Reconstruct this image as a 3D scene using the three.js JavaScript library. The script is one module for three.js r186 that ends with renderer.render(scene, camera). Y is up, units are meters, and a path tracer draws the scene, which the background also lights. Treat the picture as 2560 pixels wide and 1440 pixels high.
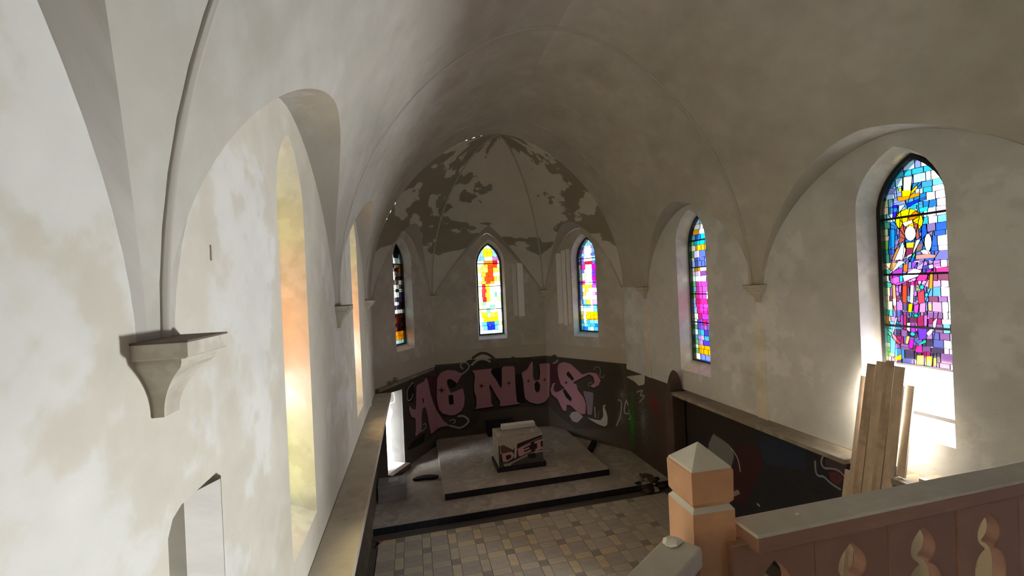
import * as THREE from 'three';
import { mergeGeometries } from 'three/addons/utils/BufferGeometryUtils.js';
import { RectAreaLightUniformsLib } from 'three/addons/lights/RectAreaLightUniformsLib.js';
import { RoundedBoxGeometry } from 'three/addons/geometries/RoundedBoxGeometry.js';

// ───────────────────────── camera, sky, exposure ─────────────────────────
const EYE = 4.9;                                   // eye height above the chapel floor
const FPX = 1065.2, YAW = 0.2295, PITCH = -0.0021, ROLL = -0.0448;
const scene = new THREE.Scene();
const renderer = new THREE.WebGLRenderer({ antialias: true });
renderer.toneMapping = THREE.LinearToneMapping;
renderer.toneMappingExposure = 1.0;
renderer.shadowMap.enabled = true;
const SKY = 42;                                    // overcast daylight outside, in interior exposure units
scene.background = new THREE.Color(0.95, 0.985, 1.05);
scene.backgroundIntensity = SKY;
const camera = new THREE.PerspectiveCamera(2 * Math.atan(720 / FPX) * 180 / Math.PI, 16 / 9, 0.02, 200);
const cam = (() => {                               // x right, y up, z FORWARD along the nave
  const cy = Math.cos(YAW), sy = Math.sin(YAW), cp = Math.cos(PITCH), sp = Math.sin(PITCH), cr = Math.cos(ROLL), sr = Math.sin(ROLL);
  const f = new THREE.Vector3(sy * cp, sp, cy * cp), r0 = new THREE.Vector3(cy, 0, -sy);
  const u0 = f.clone().cross(r0); if (u0.y < 0) u0.negate();
  const r = r0.clone().multiplyScalar(cr).addScaledVector(u0, sr), u = u0.clone().multiplyScalar(cr).addScaledVector(r0, -sr);
  return { f, r, u };
})();
{
  const fl = (v) => new THREE.Vector3(v.x, v.y, -v.z);
  const m = new THREE.Matrix4().makeBasis(fl(cam.r), fl(cam.u), fl(cam.f).negate());
  camera.quaternion.setFromRotationMatrix(m);
  camera.position.set(0, EYE, 0);
  scene.add(camera);
}
// daylight through the one unglazed opening in view: the lower pane of the near right window; it stands in the open air behind that pane
RectAreaLightUniformsLib.init();
const daylight = new THREE.RectAreaLight(new THREE.Color(0.98, 1, 1), 850, 0.72, 1.0);
daylight.name = 'daylight_at_the_clear_pane'; daylight.position.set(6.72, EYE - 1.32, -3.93); daylight.lookAt(0, EYE - 1.32, -3.93); scene.add(daylight);
// a line of sight measured on the photograph, used to find where painted marks stand on the walls
const sight = (px, py) => cam.f.clone().addScaledVector(cam.r, (px - 1280) / FPX).addScaledVector(cam.u, -(py - 720) / FPX);

// ───────────────────────── helpers ─────────────────────────
let seed = 7;
const rnd = () => { seed = (seed * 1664525 + 1013904223) >>> 0; return seed / 4294967296; };
const rr = (a, b) => a + (b - a) * rnd();
const P = (x, y, z) => new THREE.Vector3(x, y + EYE, -z);       // eye-relative, forward z  ->  world
const lerp = (a, b, t) => a + (b - a) * t, clamp = (x, a = 0, b = 1) => Math.min(b, Math.max(a, x));
const used = {};
const numbered = (n) => { used[n] = (used[n] ?? -1) + 1; return used[n] ? n + '_' + String(used[n]).padStart(3, '0') : n; };
const shade = (m) => { m.castShadow = m.receiveShadow = true; return m; };
function mesh(name, geo, mat, parent) {
  const m = shade(new THREE.Mesh(Array.isArray(geo) ? (geo.length > 1 ? mergeGeometries(geo.map(plain)) : geo[0]) : geo, mat));
  m.name = parent && parent !== scene ? name : numbered(name);
  (parent ?? scene).add(m);
  return m;
}
function plain(g) {                                             // same attributes everywhere, so that geometries merge
  g = g.index ? g.toNonIndexed() : g.clone();
  for (const k of Object.keys(g.attributes)) if (!['position', 'normal', 'uv'].includes(k)) g.deleteAttribute(k);
  if (!g.attributes.uv) g.setAttribute('uv', new THREE.BufferAttribute(new Float32Array(g.attributes.position.count * 2), 2));
  if (!g.attributes.normal) g.computeVertexNormals();
  return g;
}
function struct(name, geo, mat) { const m = mesh(name, geo, mat); m.userData.kind = 'structure'; return m; }
// a Group at a thing's base; part() takes geometry in world coordinates and moves it into the group
function thing(name, label, category, base, group, turn = 0) {
  const g = new THREE.Group(); g.name = numbered(name); g.position.copy(base); g.rotation.y = turn; scene.add(g);
  g.userData = { label, category }; if (group) g.userData.group = group;
  return g;
}
function part(g, name, geo, mat, label) {
  let q = Array.isArray(geo) ? (geo.length > 1 ? mergeGeometries(geo.map(plain)) : geo[0]) : geo;
  const w = g.userData.world ?? g.position;
  q = q.clone().translate(-w.x, -w.y, -w.z);
  if (g.rotation.y) q.rotateY(-g.rotation.y);
  const m = shade(new THREE.Mesh(q, mat)); m.name = name; g.add(m);
  if (label) m.userData.label = label;
  return m;
}
function sub(parentMesh, group, name, geo, mat) {               // a piece of a part; geometry in world coordinates
  const w = group.position, q = geo.clone().translate(-w.x, -w.y, -w.z);
  const m = shade(new THREE.Mesh(q, mat)); m.name = name; parentMesh.add(m); return m;
}
function tag(o, label, category, group) { o.userData.label = label; o.userData.category = category; if (group) o.userData.group = group; return o; }
function grid(nu, nv, fn, uvf) {                                // fn(u, v) -> Vector3
  const pos = [], uv = [], idx = [];
  for (let i = 0; i <= nu; i++) for (let j = 0; j <= nv; j++) {
    const p = fn(i / nu, j / nv); pos.push(p.x, p.y, p.z);
    const t = uvf ? uvf(i / nu, j / nv, p) : [i / nu, j / nv]; uv.push(t[0], t[1]);
  }
  for (let i = 0; i < nu; i++) for (let j = 0; j < nv; j++) { const a = i * (nv + 1) + j, b = a + nv + 1; idx.push(a, b, a + 1, b, b + 1, a + 1); }
  const g = new THREE.BufferGeometry();
  g.setAttribute('position', new THREE.Float32BufferAttribute(pos, 3)); g.setAttribute('uv', new THREE.Float32BufferAttribute(uv, 2));
  g.setIndex(idx); g.computeVertexNormals(); return g;
}
const box = (x0, x1, y0, y1, z0, z1, r = 0) => {                // eye-relative box, z forward; uv in metres along the longest sides
  const g = r ? new RoundedBoxGeometry(x1 - x0, y1 - y0, z1 - z0, 2, r) : new THREE.BoxGeometry(x1 - x0, y1 - y0, z1 - z0);
  metreUV(g);
  return g.translate((x0 + x1) / 2, (y0 + y1) / 2 + EYE, -(z0 + z1) / 2);
};
function metreUV(g, s = 1) {                                    // box mapping in metres
  const p = g.attributes.position, n = g.attributes.normal, uv = new Float32Array(p.count * 2);
  for (let i = 0; i < p.count; i++) {
    const ax = Math.abs(n.getX(i)), ay = Math.abs(n.getY(i)), az = Math.abs(n.getZ(i)), x = p.getX(i), y = p.getY(i), z = p.getZ(i);
    const [a, b] = ay > ax && ay > az ? [x, z] : ax > az ? [z, y] : [x, y];
    uv[2 * i] = a * s; uv[2 * i + 1] = b * s;
  }
  g.setAttribute('uv', new THREE.BufferAttribute(uv, 2)); return g;
}

// ───────────────────────── procedural materials ─────────────────────────
function noise(size, cells, octaves, sd) {                      // tiling value noise in 0..1
  const out = new Float32Array(size * size); let amp = 1, sum = 0, s = sd * 7919 + 13;
  const r = () => { s = (s * 1664525 + 1013904223) >>> 0; return s / 4294967296; };
  for (let o = 0, c = cells; o < octaves && c <= size; o++, c *= 2, amp *= 0.5) {
    const lat = new Float32Array(c * c); for (let i = 0; i < lat.length; i++) lat[i] = r();
    sum += amp;
    for (let y = 0; y < size; y++) {
      const fy = y * c / size, y0 = Math.floor(fy) % c, y1 = (y0 + 1) % c; let ty = fy - Math.floor(fy); ty = ty * ty * (3 - 2 * ty);
      for (let x = 0; x < size; x++) {
        const fx = x * c / size, x0 = Math.floor(fx) % c, x1 = (x0 + 1) % c; let tx = fx - Math.floor(fx); tx = tx * tx * (3 - 2 * tx);
        out[y * size + x] += amp * lerp(lerp(lat[y0 * c + x0], lat[y0 * c + x1], tx), lerp(lat[y1 * c + x0], lat[y1 * c + x1], tx), ty);
      }
    }
  }
  for (let i = 0; i < out.length; i++) out[i] /= sum;
  return out;
}
function texture(size, fn, srgb, repeat = 1) {                  // fn(i, x, y) -> [r, g, b] 0..1
  const d = new Uint8Array(size * size * 4);
  for (let y = 0, i = 0; y < size; y++) for (let x = 0; x < size; x++, i++) { const c = fn(i, x, y); d[4 * i] = clamp(c[0]) * 255; d[4 * i + 1] = clamp(c[1]) * 255; d[4 * i + 2] = clamp(c[2]) * 255; d[4 * i + 3] = 255; }
  const t = new THREE.DataTexture(d, size, size); t.wrapS = t.wrapT = THREE.RepeatWrapping; t.magFilter = t.minFilter = THREE.LinearFilter;
  if (srgb) t.colorSpace = THREE.SRGBColorSpace; t.repeat.set(repeat, repeat); t.needsUpdate = true; return t;
}
const n1 = noise(1024, 3, 8, 1), n2 = noise(1024, 6, 7, 2), n3 = noise(1024, 24, 6, 3), n4 = noise(1024, 5, 8, 4);
const smooth = (a, b, x) => { x = clamp((x - a) / (b - a)); return x * x * (3 - 2 * x); };
function plasterTex(base, patch, stain, amount, repeat) {       // old limewash: worn pale patches, damp stains, grain
  return texture(1024, (i) => {
    const p = smooth(0.56, 0.62, n1[i] * 0.75 + n3[i] * 0.25) * amount, s = smooth(0.58, 0.68, n4[i] * 0.8 + n3[i] * 0.2) * amount, g = (n3[i] - 0.5) * 0.07 + (n2[i] - 0.5) * 0.10;
    return [0, 1, 2].map((k) => lerp(lerp(base[k], patch[k], p), stain[k], s * 0.7) + g);
  }, true, repeat);
}
const bumpTex = (repeat) => texture(1024, (i) => { const v = n2[i] * 0.65 + n3[i] * 0.35; return [v, v, v]; }, false, repeat);
const bumpWall = bumpTex(0.3);
const std = (o) => new THREE.MeshStandardMaterial({ roughness: 0.92, side: THREE.DoubleSide, ...o });
const M = {
  wall: std({ map: plasterTex([0.84, 0.83, 0.775], [0.875, 0.88, 0.86], [0.79, 0.77, 0.70], 0.9, 0.22), bumpMap: bumpWall, bumpScale: 0.02 }),
  wallGrey: std({ map: plasterTex([0.82, 0.84, 0.845], [0.865, 0.885, 0.89], [0.755, 0.76, 0.75], 0.9, 0.22), bumpMap: bumpWall, bumpScale: 0.02 }),
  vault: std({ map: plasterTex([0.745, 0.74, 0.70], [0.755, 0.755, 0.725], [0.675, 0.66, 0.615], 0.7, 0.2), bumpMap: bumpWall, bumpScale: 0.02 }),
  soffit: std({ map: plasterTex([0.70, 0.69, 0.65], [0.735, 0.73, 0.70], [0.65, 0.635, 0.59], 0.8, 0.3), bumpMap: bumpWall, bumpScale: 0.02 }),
  reveal: std({ map: plasterTex([0.88, 0.875, 0.85], [0.92, 0.92, 0.90], [0.83, 0.81, 0.77], 0.8, 0.4), bumpMap: bumpWall, bumpScale: 0.01 }),
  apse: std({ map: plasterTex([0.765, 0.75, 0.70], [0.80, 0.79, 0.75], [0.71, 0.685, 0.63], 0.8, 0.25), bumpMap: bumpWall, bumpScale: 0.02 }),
  white: std({ color: 0xf6f5f1, roughness: 0.3 }),
  stone: std({ map: plasterTex([0.60, 0.57, 0.51], [0.68, 0.65, 0.60], [0.50, 0.47, 0.41], 1, 0.5), bumpMap: bumpWall, bumpScale: 0.012 }),
  ledge: std({ map: plasterTex([0.54, 0.50, 0.44], [0.60, 0.57, 0.51], [0.46, 0.42, 0.36], 1, 0.45), roughness: 0.8 }),
  ledgePale: std({ map: plasterTex([0.74, 0.71, 0.64], [0.79, 0.76, 0.70], [0.66, 0.62, 0.55], 1, 0.45), roughness: 0.8 }),
  corbel: std({ map: plasterTex([0.77, 0.75, 0.69], [0.80, 0.785, 0.735], [0.71, 0.68, 0.615], 1, 0.8) }),
  corbelTop: std({ color: 0x6d6156 }),  // top face in a darker tone than the corbel body
  paving: std({ map: plasterTex([0.64, 0.615, 0.57], [0.70, 0.68, 0.64], [0.58, 0.55, 0.51], 0.8, 0.5), roughness: 0.85 }),
  riser: std({ map: plasterTex([0.10, 0.10, 0.12], [0.13, 0.12, 0.16], [0.07, 0.08, 0.07], 1, 0.6), roughness: 0.7 }),
  mortar: std({ color: 0x55504a }),
  iron: std({ color: 0x15151a, roughness: 0.6, metalness: 0.3 }),
  lead: std({ color: 0x1c1c20, roughness: 0.7 }),
  black: std({ color: 0x0c0b0b, roughness: 0.9 }),
  dust: std({ color: 0xd8d6cc }),
  darkPaint: std({ map: plasterTex([0.30, 0.26, 0.22], [0.36, 0.32, 0.27], [0.24, 0.21, 0.18], 1, 0.4) }),
  concrete: std({ map: plasterTex([0.72, 0.71, 0.69], [0.76, 0.75, 0.73], [0.64, 0.63, 0.6], 1, 0.2) }),
  roof: std({ color: 0x6b4a3c }),
};
function woodTex(base, dark, sx, sd) {
  const w = noise(512, 4, 7, sd), w2 = noise(512, 16, 5, sd + 1);
  const t = texture(512, (i, x, y) => {
    const k = w[y * 512 + Math.floor(x / 8)] * 0.4 + w[(Math.floor(y / 10) + 512 * 0) * 512 % (512 * 512) + x] * 0.4 + w2[i] * 0.2, d = smooth(0.35, 0.65, k);
    return [0, 1, 2].map((c) => lerp(dark[c], base[c], d));
  }, true, 1);
  t.repeat.set(sx, sx); return t;
}
const W = {
  rail: std({ map: woodTex([0.80, 0.795, 0.75], [0.71, 0.70, 0.66], 1.6, 11), roughness: 0.55 }),
  board: std({ map: woodTex([0.64, 0.505, 0.445], [0.54, 0.415, 0.36], 1.6, 13), roughness: 0.7 }),
  newel: std({ map: woodTex([0.77, 0.60, 0.455], [0.68, 0.515, 0.385], 1.8, 15), roughness: 0.65 }),
  plank: std({ map: woodTex([0.80, 0.74, 0.66], [0.70, 0.64, 0.56], 1.0, 17), roughness: 0.8 }),
  plank2: std({ map: woodTex([0.76, 0.69, 0.61], [0.63, 0.56, 0.49], 1.0, 19), roughness: 0.8 }),
  greyBox: std({ map: woodTex([0.62, 0.60, 0.61], [0.52, 0.50, 0.51], 1.0, 23), roughness: 0.8 }),
  post: std({ map: woodTex([0.33, 0.26, 0.22], [0.24, 0.18, 0.15], 1.0, 21), roughness: 0.7 }),
};

// ───────────────────────── plan of the chapel (eye-relative metres, z forward) ─────────────────────────
const XL = -1, XR = 5.76, CX = 2.38, HW = 3.38, SP = -0.15, VH = 4.3, FL = -4.9, PL = -4.6, DADO = -2.44, ZW = -3.2, ZA = 10.95, ZB = 13.4;
const A = [XL, ZA], B = [0.58, ZB], C = [4.18, ZB], D = [XR, ZA];
function frame(p, q, out) {                                     // a wall plane: a along it, b up, d outwards
  const L = Math.hypot(q[0] - p[0], q[1] - p[1]), dx = (q[0] - p[0]) / L, dz = (q[1] - p[1]) / L;
  const [ox, oz] = out ?? [-dz, dx];
  return { L, dx, dz, ox, oz, p, at: (a, b, d = 0) => P(p[0] + dx * a + ox * d, b, p[1] + dz * a + oz * d),
    hit(px, py, d = 0) { const s = sight(px, py), n = s.x * ox + s.z * oz, t = ((p[0] + ox * d) * ox + (p[1] + oz * d) * oz) / n, x = s.x * t - p[0] - ox * d, z = s.z * t - p[1] - oz * d; return [x * dx + z * dz, s.y * t]; } };
}
const FLw = frame([XL, 0], [XL, 1], [-1, 0]), FR = frame([XR, 0], [XR, 1], [1, 0]), FAL = frame(A, B), FAB = frame(B, C), FAR = frame(C, D), FW = frame([XL, ZW], [XR, ZW], [0, -1]);
for (const f of [FAL, FAB, FAR]) { const cx = CX - f.p[0], cz = ZA - 2 - f.p[1]; if (cx * f.ox + cz * f.oz > 0) { f.ox *= -1; f.oz *= -1; } }
for (const f of [FAL, FAB, FAR]) { const { p, dx, dz, ox, oz } = f; f.at = (a, b, d = 0) => P(p[0] + dx * a + ox * d, b, p[1] + dz * a + oz * d);
  f.hit = (px, py, d = 0) => { const s = sight(px, py), n = s.x * ox + s.z * oz, t = ((p[0] + ox * d) * ox + (p[1] + oz * d) * oz) / n, x = s.x * t - p[0] - ox * d, z = s.z * t - p[1] - oz * d; return [x * dx + z * dz, s.y * t]; }; }

const pow = (c, e) => Math.sign(c) * Math.pow(Math.abs(c), e);
const BAYS = [[-2.15, 1.98], [1.98, 6.15], [6.15, 9.75]].map(([z0, z1]) => ({ z0, z1, zc: (z0 + z1) / 2, hb: (z1 - z0) / 2 - 0.06, hw: (z1 - z0) / 2 - 0.13, Hb: z0 < 0 ? 2.18 : (z1 - z0) > 4 ? 1.86 : 1.78, Hw: z0 < 0 ? 2.06 : (z1 - z0) > 4 ? 1.82 : 1.72 }));
const archAt = (b, half, H, e, u) => { const k = -Math.cos(Math.PI * u); return [b.zc + half * k, SP + H * Math.pow(Math.max(0, 1 - Math.pow(Math.abs(k), e)), 0.6)]; };
const wallArch = (b, u) => archAt(b, b.hw, b.Hw, 1.75, u), vaultArch = (b, u) => archAt(b, b.hb, b.Hb, 1.7, u);
const RV = (HW * HW + VH * VH) / (2 * HW), BT = Math.asin(VH / RV);   // pointed barrel: two arcs of radius RV
const inset = (h) => Math.sqrt(Math.max(0, RV * RV - Math.max(0, h - SP) ** 2)) - (RV - HW);

const crown = (t) => {                                          // vault profile by angle, its point eased into a rounded crown
  const x = RV * Math.cos(t) - (RV - HW), x0 = 1.1; if (x >= x0) return [x, SP + RV * Math.sin(t)];
  const h0 = Math.sqrt(RV * RV - (x0 + RV - HW) ** 2), m = (x0 + RV - HW) / h0; return [Math.max(0, x), SP + h0 + m * (x0 * x0 - x * x) / (2 * x0)];
};
const angleOf = (h) => Math.asin(clamp((h - SP) / RV));
function pointed(half, sill, spring, apex, n = 9) {             // pointed-arch outline, counter-clockwise from bottom left
  const rise = apex - spring, R = (half * half + rise * rise) / (2 * half), c = half - R, pts = [[-half, sill], [half, sill]];
  const t1 = Math.atan2(rise, -c);
  for (let i = 0; i <= n; i++) { const t = t1 * i / n; pts.push([c + R * Math.cos(t), spring + R * Math.sin(t)]); }
  for (let i = n - 1; i >= 0; i--) { const t = t1 * i / n; pts.push([-(c + R * Math.cos(t)), spring + R * Math.sin(t)]); }
  return pts;
}
const shapeOf = (pts, S = THREE.Shape) => { const s = new S(); pts.forEach(([x, y], i) => (i ? s.lineTo(x, y) : s.moveTo(x, y))); s.closePath(); return s; };
function slab(f, outline, holes, d0, d1) {                      // a wall of real thickness in the wall plane f, with openings
  const s = shapeOf(outline); for (const h of holes) s.holes.push(shapeOf(h, THREE.Path));
  const g = new THREE.ExtrudeGeometry(s, { depth: d1 - d0, bevelEnabled: false, curveSegments: 4 }), p = g.attributes.position, uv = new Float32Array(p.count * 2);
  for (let i = 0; i < p.count; i++) { const a = p.getX(i), b = p.getY(i), d = p.getZ(i) + d0, v = f.at(a, b, d); uv[2 * i] = a + d; uv[2 * i + 1] = b; p.setXYZ(i, v.x, v.y, v.z); }
  g.setAttribute('uv', new THREE.BufferAttribute(uv, 2));
  flipIfInside(g, f); g.computeVertexNormals(); return g;
}
function flipIfInside(g, f) {                                   // the frame may be left-handed: keep triangles facing outwards
  const e = [f.at(1, 0, 0).sub(f.at(0, 0, 0)), f.at(0, 1, 0).sub(f.at(0, 0, 0)), f.at(0, 0, 1).sub(f.at(0, 0, 0))];
  if (e[0].clone().cross(e[1]).dot(e[2]) < 0) { const p = g.attributes.position; for (let i = 0; i < p.count; i += 3) for (const at of [g.attributes.position, g.attributes.uv]) for (let k = 0; k < at.itemSize; k++) { const t = at.array[(i + 1) * at.itemSize + k]; at.array[(i + 1) * at.itemSize + k] = at.array[(i + 2) * at.itemSize + k]; at.array[(i + 2) * at.itemSize + k] = t; } }
}
function loft(f, o0, d0, o1, d1) {                              // a band between two outlines of as many points
  const pos = [], uv = [], n = o0.length; let run = 0;
  for (let i = 0; i < n; i++) {
    const j = (i + 1) % n, a = f.at(o0[i][0], o0[i][1], d0), b = f.at(o0[j][0], o0[j][1], d0), c = f.at(o1[i][0], o1[i][1], d1), d = f.at(o1[j][0], o1[j][1], d1), l = a.distanceTo(b), w = a.distanceTo(c);
    for (const v of [a, c, b, b, c, d]) pos.push(v.x, v.y, v.z);
    uv.push(run, 0, run, w, run + l, 0, run + l, 0, run, w, run + l, w); run += l;
  }
  const g = new THREE.BufferGeometry(); g.setAttribute('position', new THREE.Float32BufferAttribute(pos, 3)); g.setAttribute('uv', new THREE.Float32BufferAttribute(uv, 2)); g.computeVertexNormals(); return g;
}
const shiftA = (pts, a) => pts.map(([x, y]) => [x + a, y]);

// windows: centre along the wall, outline at the wall face and at the glass
const NAVE = (sill, apex = 1.5, half = 0.49) => ({ out: pointed(half, sill - 0.2, 0.78, apex), inn: pointed(half - 0.075, sill, 0.72, apex - 0.08) });
const APSE = { out: pointed(0.465, -1.63, 0.80, 1.55), inn: pointed(0.40, -1.50, 0.76, 1.44) };
const APSES = { out: pointed(0.44, -1.60, 0.80, 1.52), inn: pointed(0.38, -1.47, 0.76, 1.42) };
const WIN = [
  { f: FR, a: 3.97, o: NAVE(-1.80), id: 'madonna', d: 0.30 },
  { f: FR, a: 7.93, o: NAVE(-1.80, 1.47), id: 'purple', d: 0.30 },
  { f: FAB, a: 1.86, o: APSE, id: 'centre', d: 0.26 },
  { f: FAR, a: 1.60, o: APSES, id: 'magenta', d: 0.28 },
  { f: FAL, a: 1.40, o: APSES, id: 'dark', d: 0.28 },
  { f: FLw, a: 4.07, o: NAVE(-1.90, 1.42, 0.42), id: 'amber', d: 0.32 },
  { f: FLw, a: 8.08, o: NAVE(-1.90, 1.42, 0.42), id: 'amber', d: 0.32 },
  { f: FR, a: -0.1, o: NAVE(-1.40), id: 'purple', d: 0.30 },
  { f: FLw, a: -0.1, o: NAVE(-1.40), id: 'centre', d: 0.32 },
  { f: FW, a: 5.7, o: { out: pointed(0.33, -0.75, 0.05, 0.55), inn: pointed(0.26, -0.6, 0.0, 0.45) }, id: 'clear', d: 0.3 },  // unseen window added behind the camera as fill light for loft and apse
];
const holesOf = (f) => WIN.filter((w) => w.f === f).map((w) => shiftA(w.o.out, w.a)), holesIn = (f) => WIN.filter((w) => w.f === f).map((w) => shiftA(w.o.inn, w.a));

// ───────────────────────── walls ─────────────────────────
const flat = (pts, y0, y1) => {                                 // a slab over a plan outline, (x, z) forward
  const g = new THREE.ExtrudeGeometry(shapeOf(pts), { depth: y1 - y0, bevelEnabled: false }), p = g.attributes.position, uv = new Float32Array(p.count * 2);
  for (let i = 0; i < p.count; i++) { const x = p.getX(i), z = p.getY(i), d = p.getZ(i), v = P(x, y0 + d, z); uv[2 * i] = x + d; uv[2 * i + 1] = z + d; p.setXYZ(i, v.x, v.y, v.z); }
  g.setAttribute('uv', new THREE.BufferAttribute(uv, 2));
  g.computeVertexNormals(); return g;
};
function naveOutline() {
  const o = [[ZW, DADO], [ZA, DADO], [ZA, SP]];
  for (const b of [...BAYS].reverse()) for (let i = 40; i >= 0; i--) o.push(wallArch(b, i / 40));
  o.push([ZW, SP]); return o;
}
const niche = [[1.99, -1.75], [2.48, -1.75], [2.48, -0.90], [2.43, -0.865], [2.10, -0.865], [2.03, -0.89], [1.99, -0.95]];
struct('wall_left', [slab(FLw, naveOutline(), [...holesOf(FLw), niche], 0, 0.32), slab(FLw, [[ZW, DADO], [ZA, DADO], [ZA, 2], [ZW, 2]], holesIn(FLw), 0.32, 0.5)], M.wall);
{ // splayed far jamb of the small niche
  const q = flat([[-1.002, 2.48], [-1.085, 2.30], [-1.315, 2.30], [-1.315, 2.48]], -1.75, -0.915);
  struct('trim', q, M.reveal);
}
struct('wall_right', [slab(FR, naveOutline(), holesOf(FR), 0, 0.30), slab(FR, [[ZW, DADO], [ZA, DADO], [ZA, 2], [ZW, 2]], holesIn(FR), 0.30, 0.5)], M.wallGrey);
const LOW = -1.9;                                               // the painted zone of the apse walls ends here
function apseArch(f, half, apex, e, n = 24) { const o = [], c = f.L / 2; for (let i = 0; i <= n; i++) { const x = half * (1 - 2 * i / n); o.push([c + x, SP + (apex - SP) * (1 - Math.pow(Math.abs(x) / half, e))]); } return o; }
const AW = [[FAL, 'left', 1.38, 1.70, 1.9], [FAB, 'centre', 1.72, 1.76, 1.3], [FAR, 'right', 1.38, 1.70, 2.1]];
for (const [f, side, half, apex, e] of AW) {
  const o = [[0, LOW], [f.L, LOW], [f.L, SP], ...apseArch(f, half, apex, e), [0, SP]], w = WIN.find((q) => q.f === f);
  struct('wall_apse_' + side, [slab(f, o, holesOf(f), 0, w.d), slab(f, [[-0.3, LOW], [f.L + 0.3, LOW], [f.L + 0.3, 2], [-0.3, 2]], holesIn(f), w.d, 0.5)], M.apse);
}
struct('wall_back', slab(FW, [[-0.5, FL - 0.3], [FW.L + 0.5, FL - 0.3], [FW.L + 0.5, 4.6], [-0.5, 4.6]], holesOf(FW), 0, 0.3), M.wall);

// ───────────────────────── vaults ─────────────────────────
{
  const geos = [], soffits = [], N = 48, K = 26;
  const side = (s) => {
    const X = (h) => CX + s * inset(h), wallX = CX + s * HW;
    const strip = (z, h0, n) => geos.push(grid(n, K, (u, v) => { const [x, h] = crown(lerp(angleOf(h0(u)), BT, v)); return P(CX + s * x, h, z(u)); }, (u, v, p) => [-p.z, s * (p.y + (CX - p.x) * s * 0.7)]));
    for (const b of BAYS) {
      strip((u) => vaultArch(b, u)[0], (u) => vaultArch(b, u)[1], N);
      soffits.push(grid(N, 6, (u, v) => { const w = wallArch(b, u), t = vaultArch(b, u), h = lerp(w[1], t[1], v); return P(lerp(wallX, X(t[1]), v), h, lerp(w[0], t[0], v)); }, (u, v, p) => [p.x, -p.z + p.y]));
    }
    const gaps = [[ZW, BAYS[0].zc - BAYS[0].hb], [BAYS[0].zc + BAYS[0].hb, BAYS[1].zc - BAYS[1].hb], [BAYS[1].zc + BAYS[1].hb, BAYS[2].zc - BAYS[2].hb], [BAYS[2].zc + BAYS[2].hb, ZA]];
    for (const [z0, z1] of gaps) strip((u) => lerp(z0, z1, u), () => SP, 2);
  };
  side(-1); side(1);
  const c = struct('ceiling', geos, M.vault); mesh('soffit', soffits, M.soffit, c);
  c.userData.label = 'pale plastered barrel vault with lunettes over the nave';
}
// faint transverse seams of the barrel vault at the bay lines
for (const [k, z] of [2.03, 6.3, 9.85].entries()) {
  const pts = []; for (let i = -30; i <= 30; i++) { const [x, h] = crown(BT * (1 - Math.abs(i) / 30)); pts.push(P(CX + Math.sign(i) * x, h, z)); }
  const cur = new THREE.CatmullRomCurve3(pts), g = new THREE.TubeGeometry(cur, 120, 0.028, 5);
  struct('trim', g, M.vault);
}
// apse half-dome with flaking paint
const peel = (() => {
  const na = noise(1024, 7, 7, 31), nb = noise(1024, 18, 6, 32), nc = noise(1024, 4, 3, 33);
  return texture(1024, (i, x, y) => {
    const v = y / 1023, u = x / 1023;
    const c = smooth(0.30, 0.36, u) * smooth(0.70, 0.64, u), r = smooth(0.64, 0.70, u) * smooth(1.0, 0.93, u), l = smooth(0.36, 0.30, u) * smooth(0.05, 0.2, u);
    const lx = Math.abs((u * 3) % 1 - 0.5) * 2, low = smooth(0.36, 0.30, v - 0.10 * (1 - lx * lx) + 0.08);
    const k = 0.5 * low + na[i] * 0.6 + nb[i] * 0.4 - 0.055 + c * (0.12 * smooth(0.36, 0.5, v) * smooth(1.0, 0.95, v) + 0.05 * smooth(0.5, 0.58, u)) + r * 0.09 * smooth(0.15, 0.3, v) * smooth(0.95, 0.8, v) + l * 0.06 * smooth(0.15, 0.3, v) * smooth(0.9, 0.7, v);
    const p = smooth(0.50, 0.515, k), g = (nb[i] - 0.5) * 0.05 + (nc[i] - 0.5) * 0.05;
    const dark = [0.60, 0.575, 0.51], pale = [0.83, 0.82, 0.775];
    return [0, 1, 2].map((c) => lerp(dark[c], pale[c], p) + g);
  }, true, 1);
})();
M.dome = std({ map: peel, bumpMap: peel, bumpScale: 0.004 });
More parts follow.
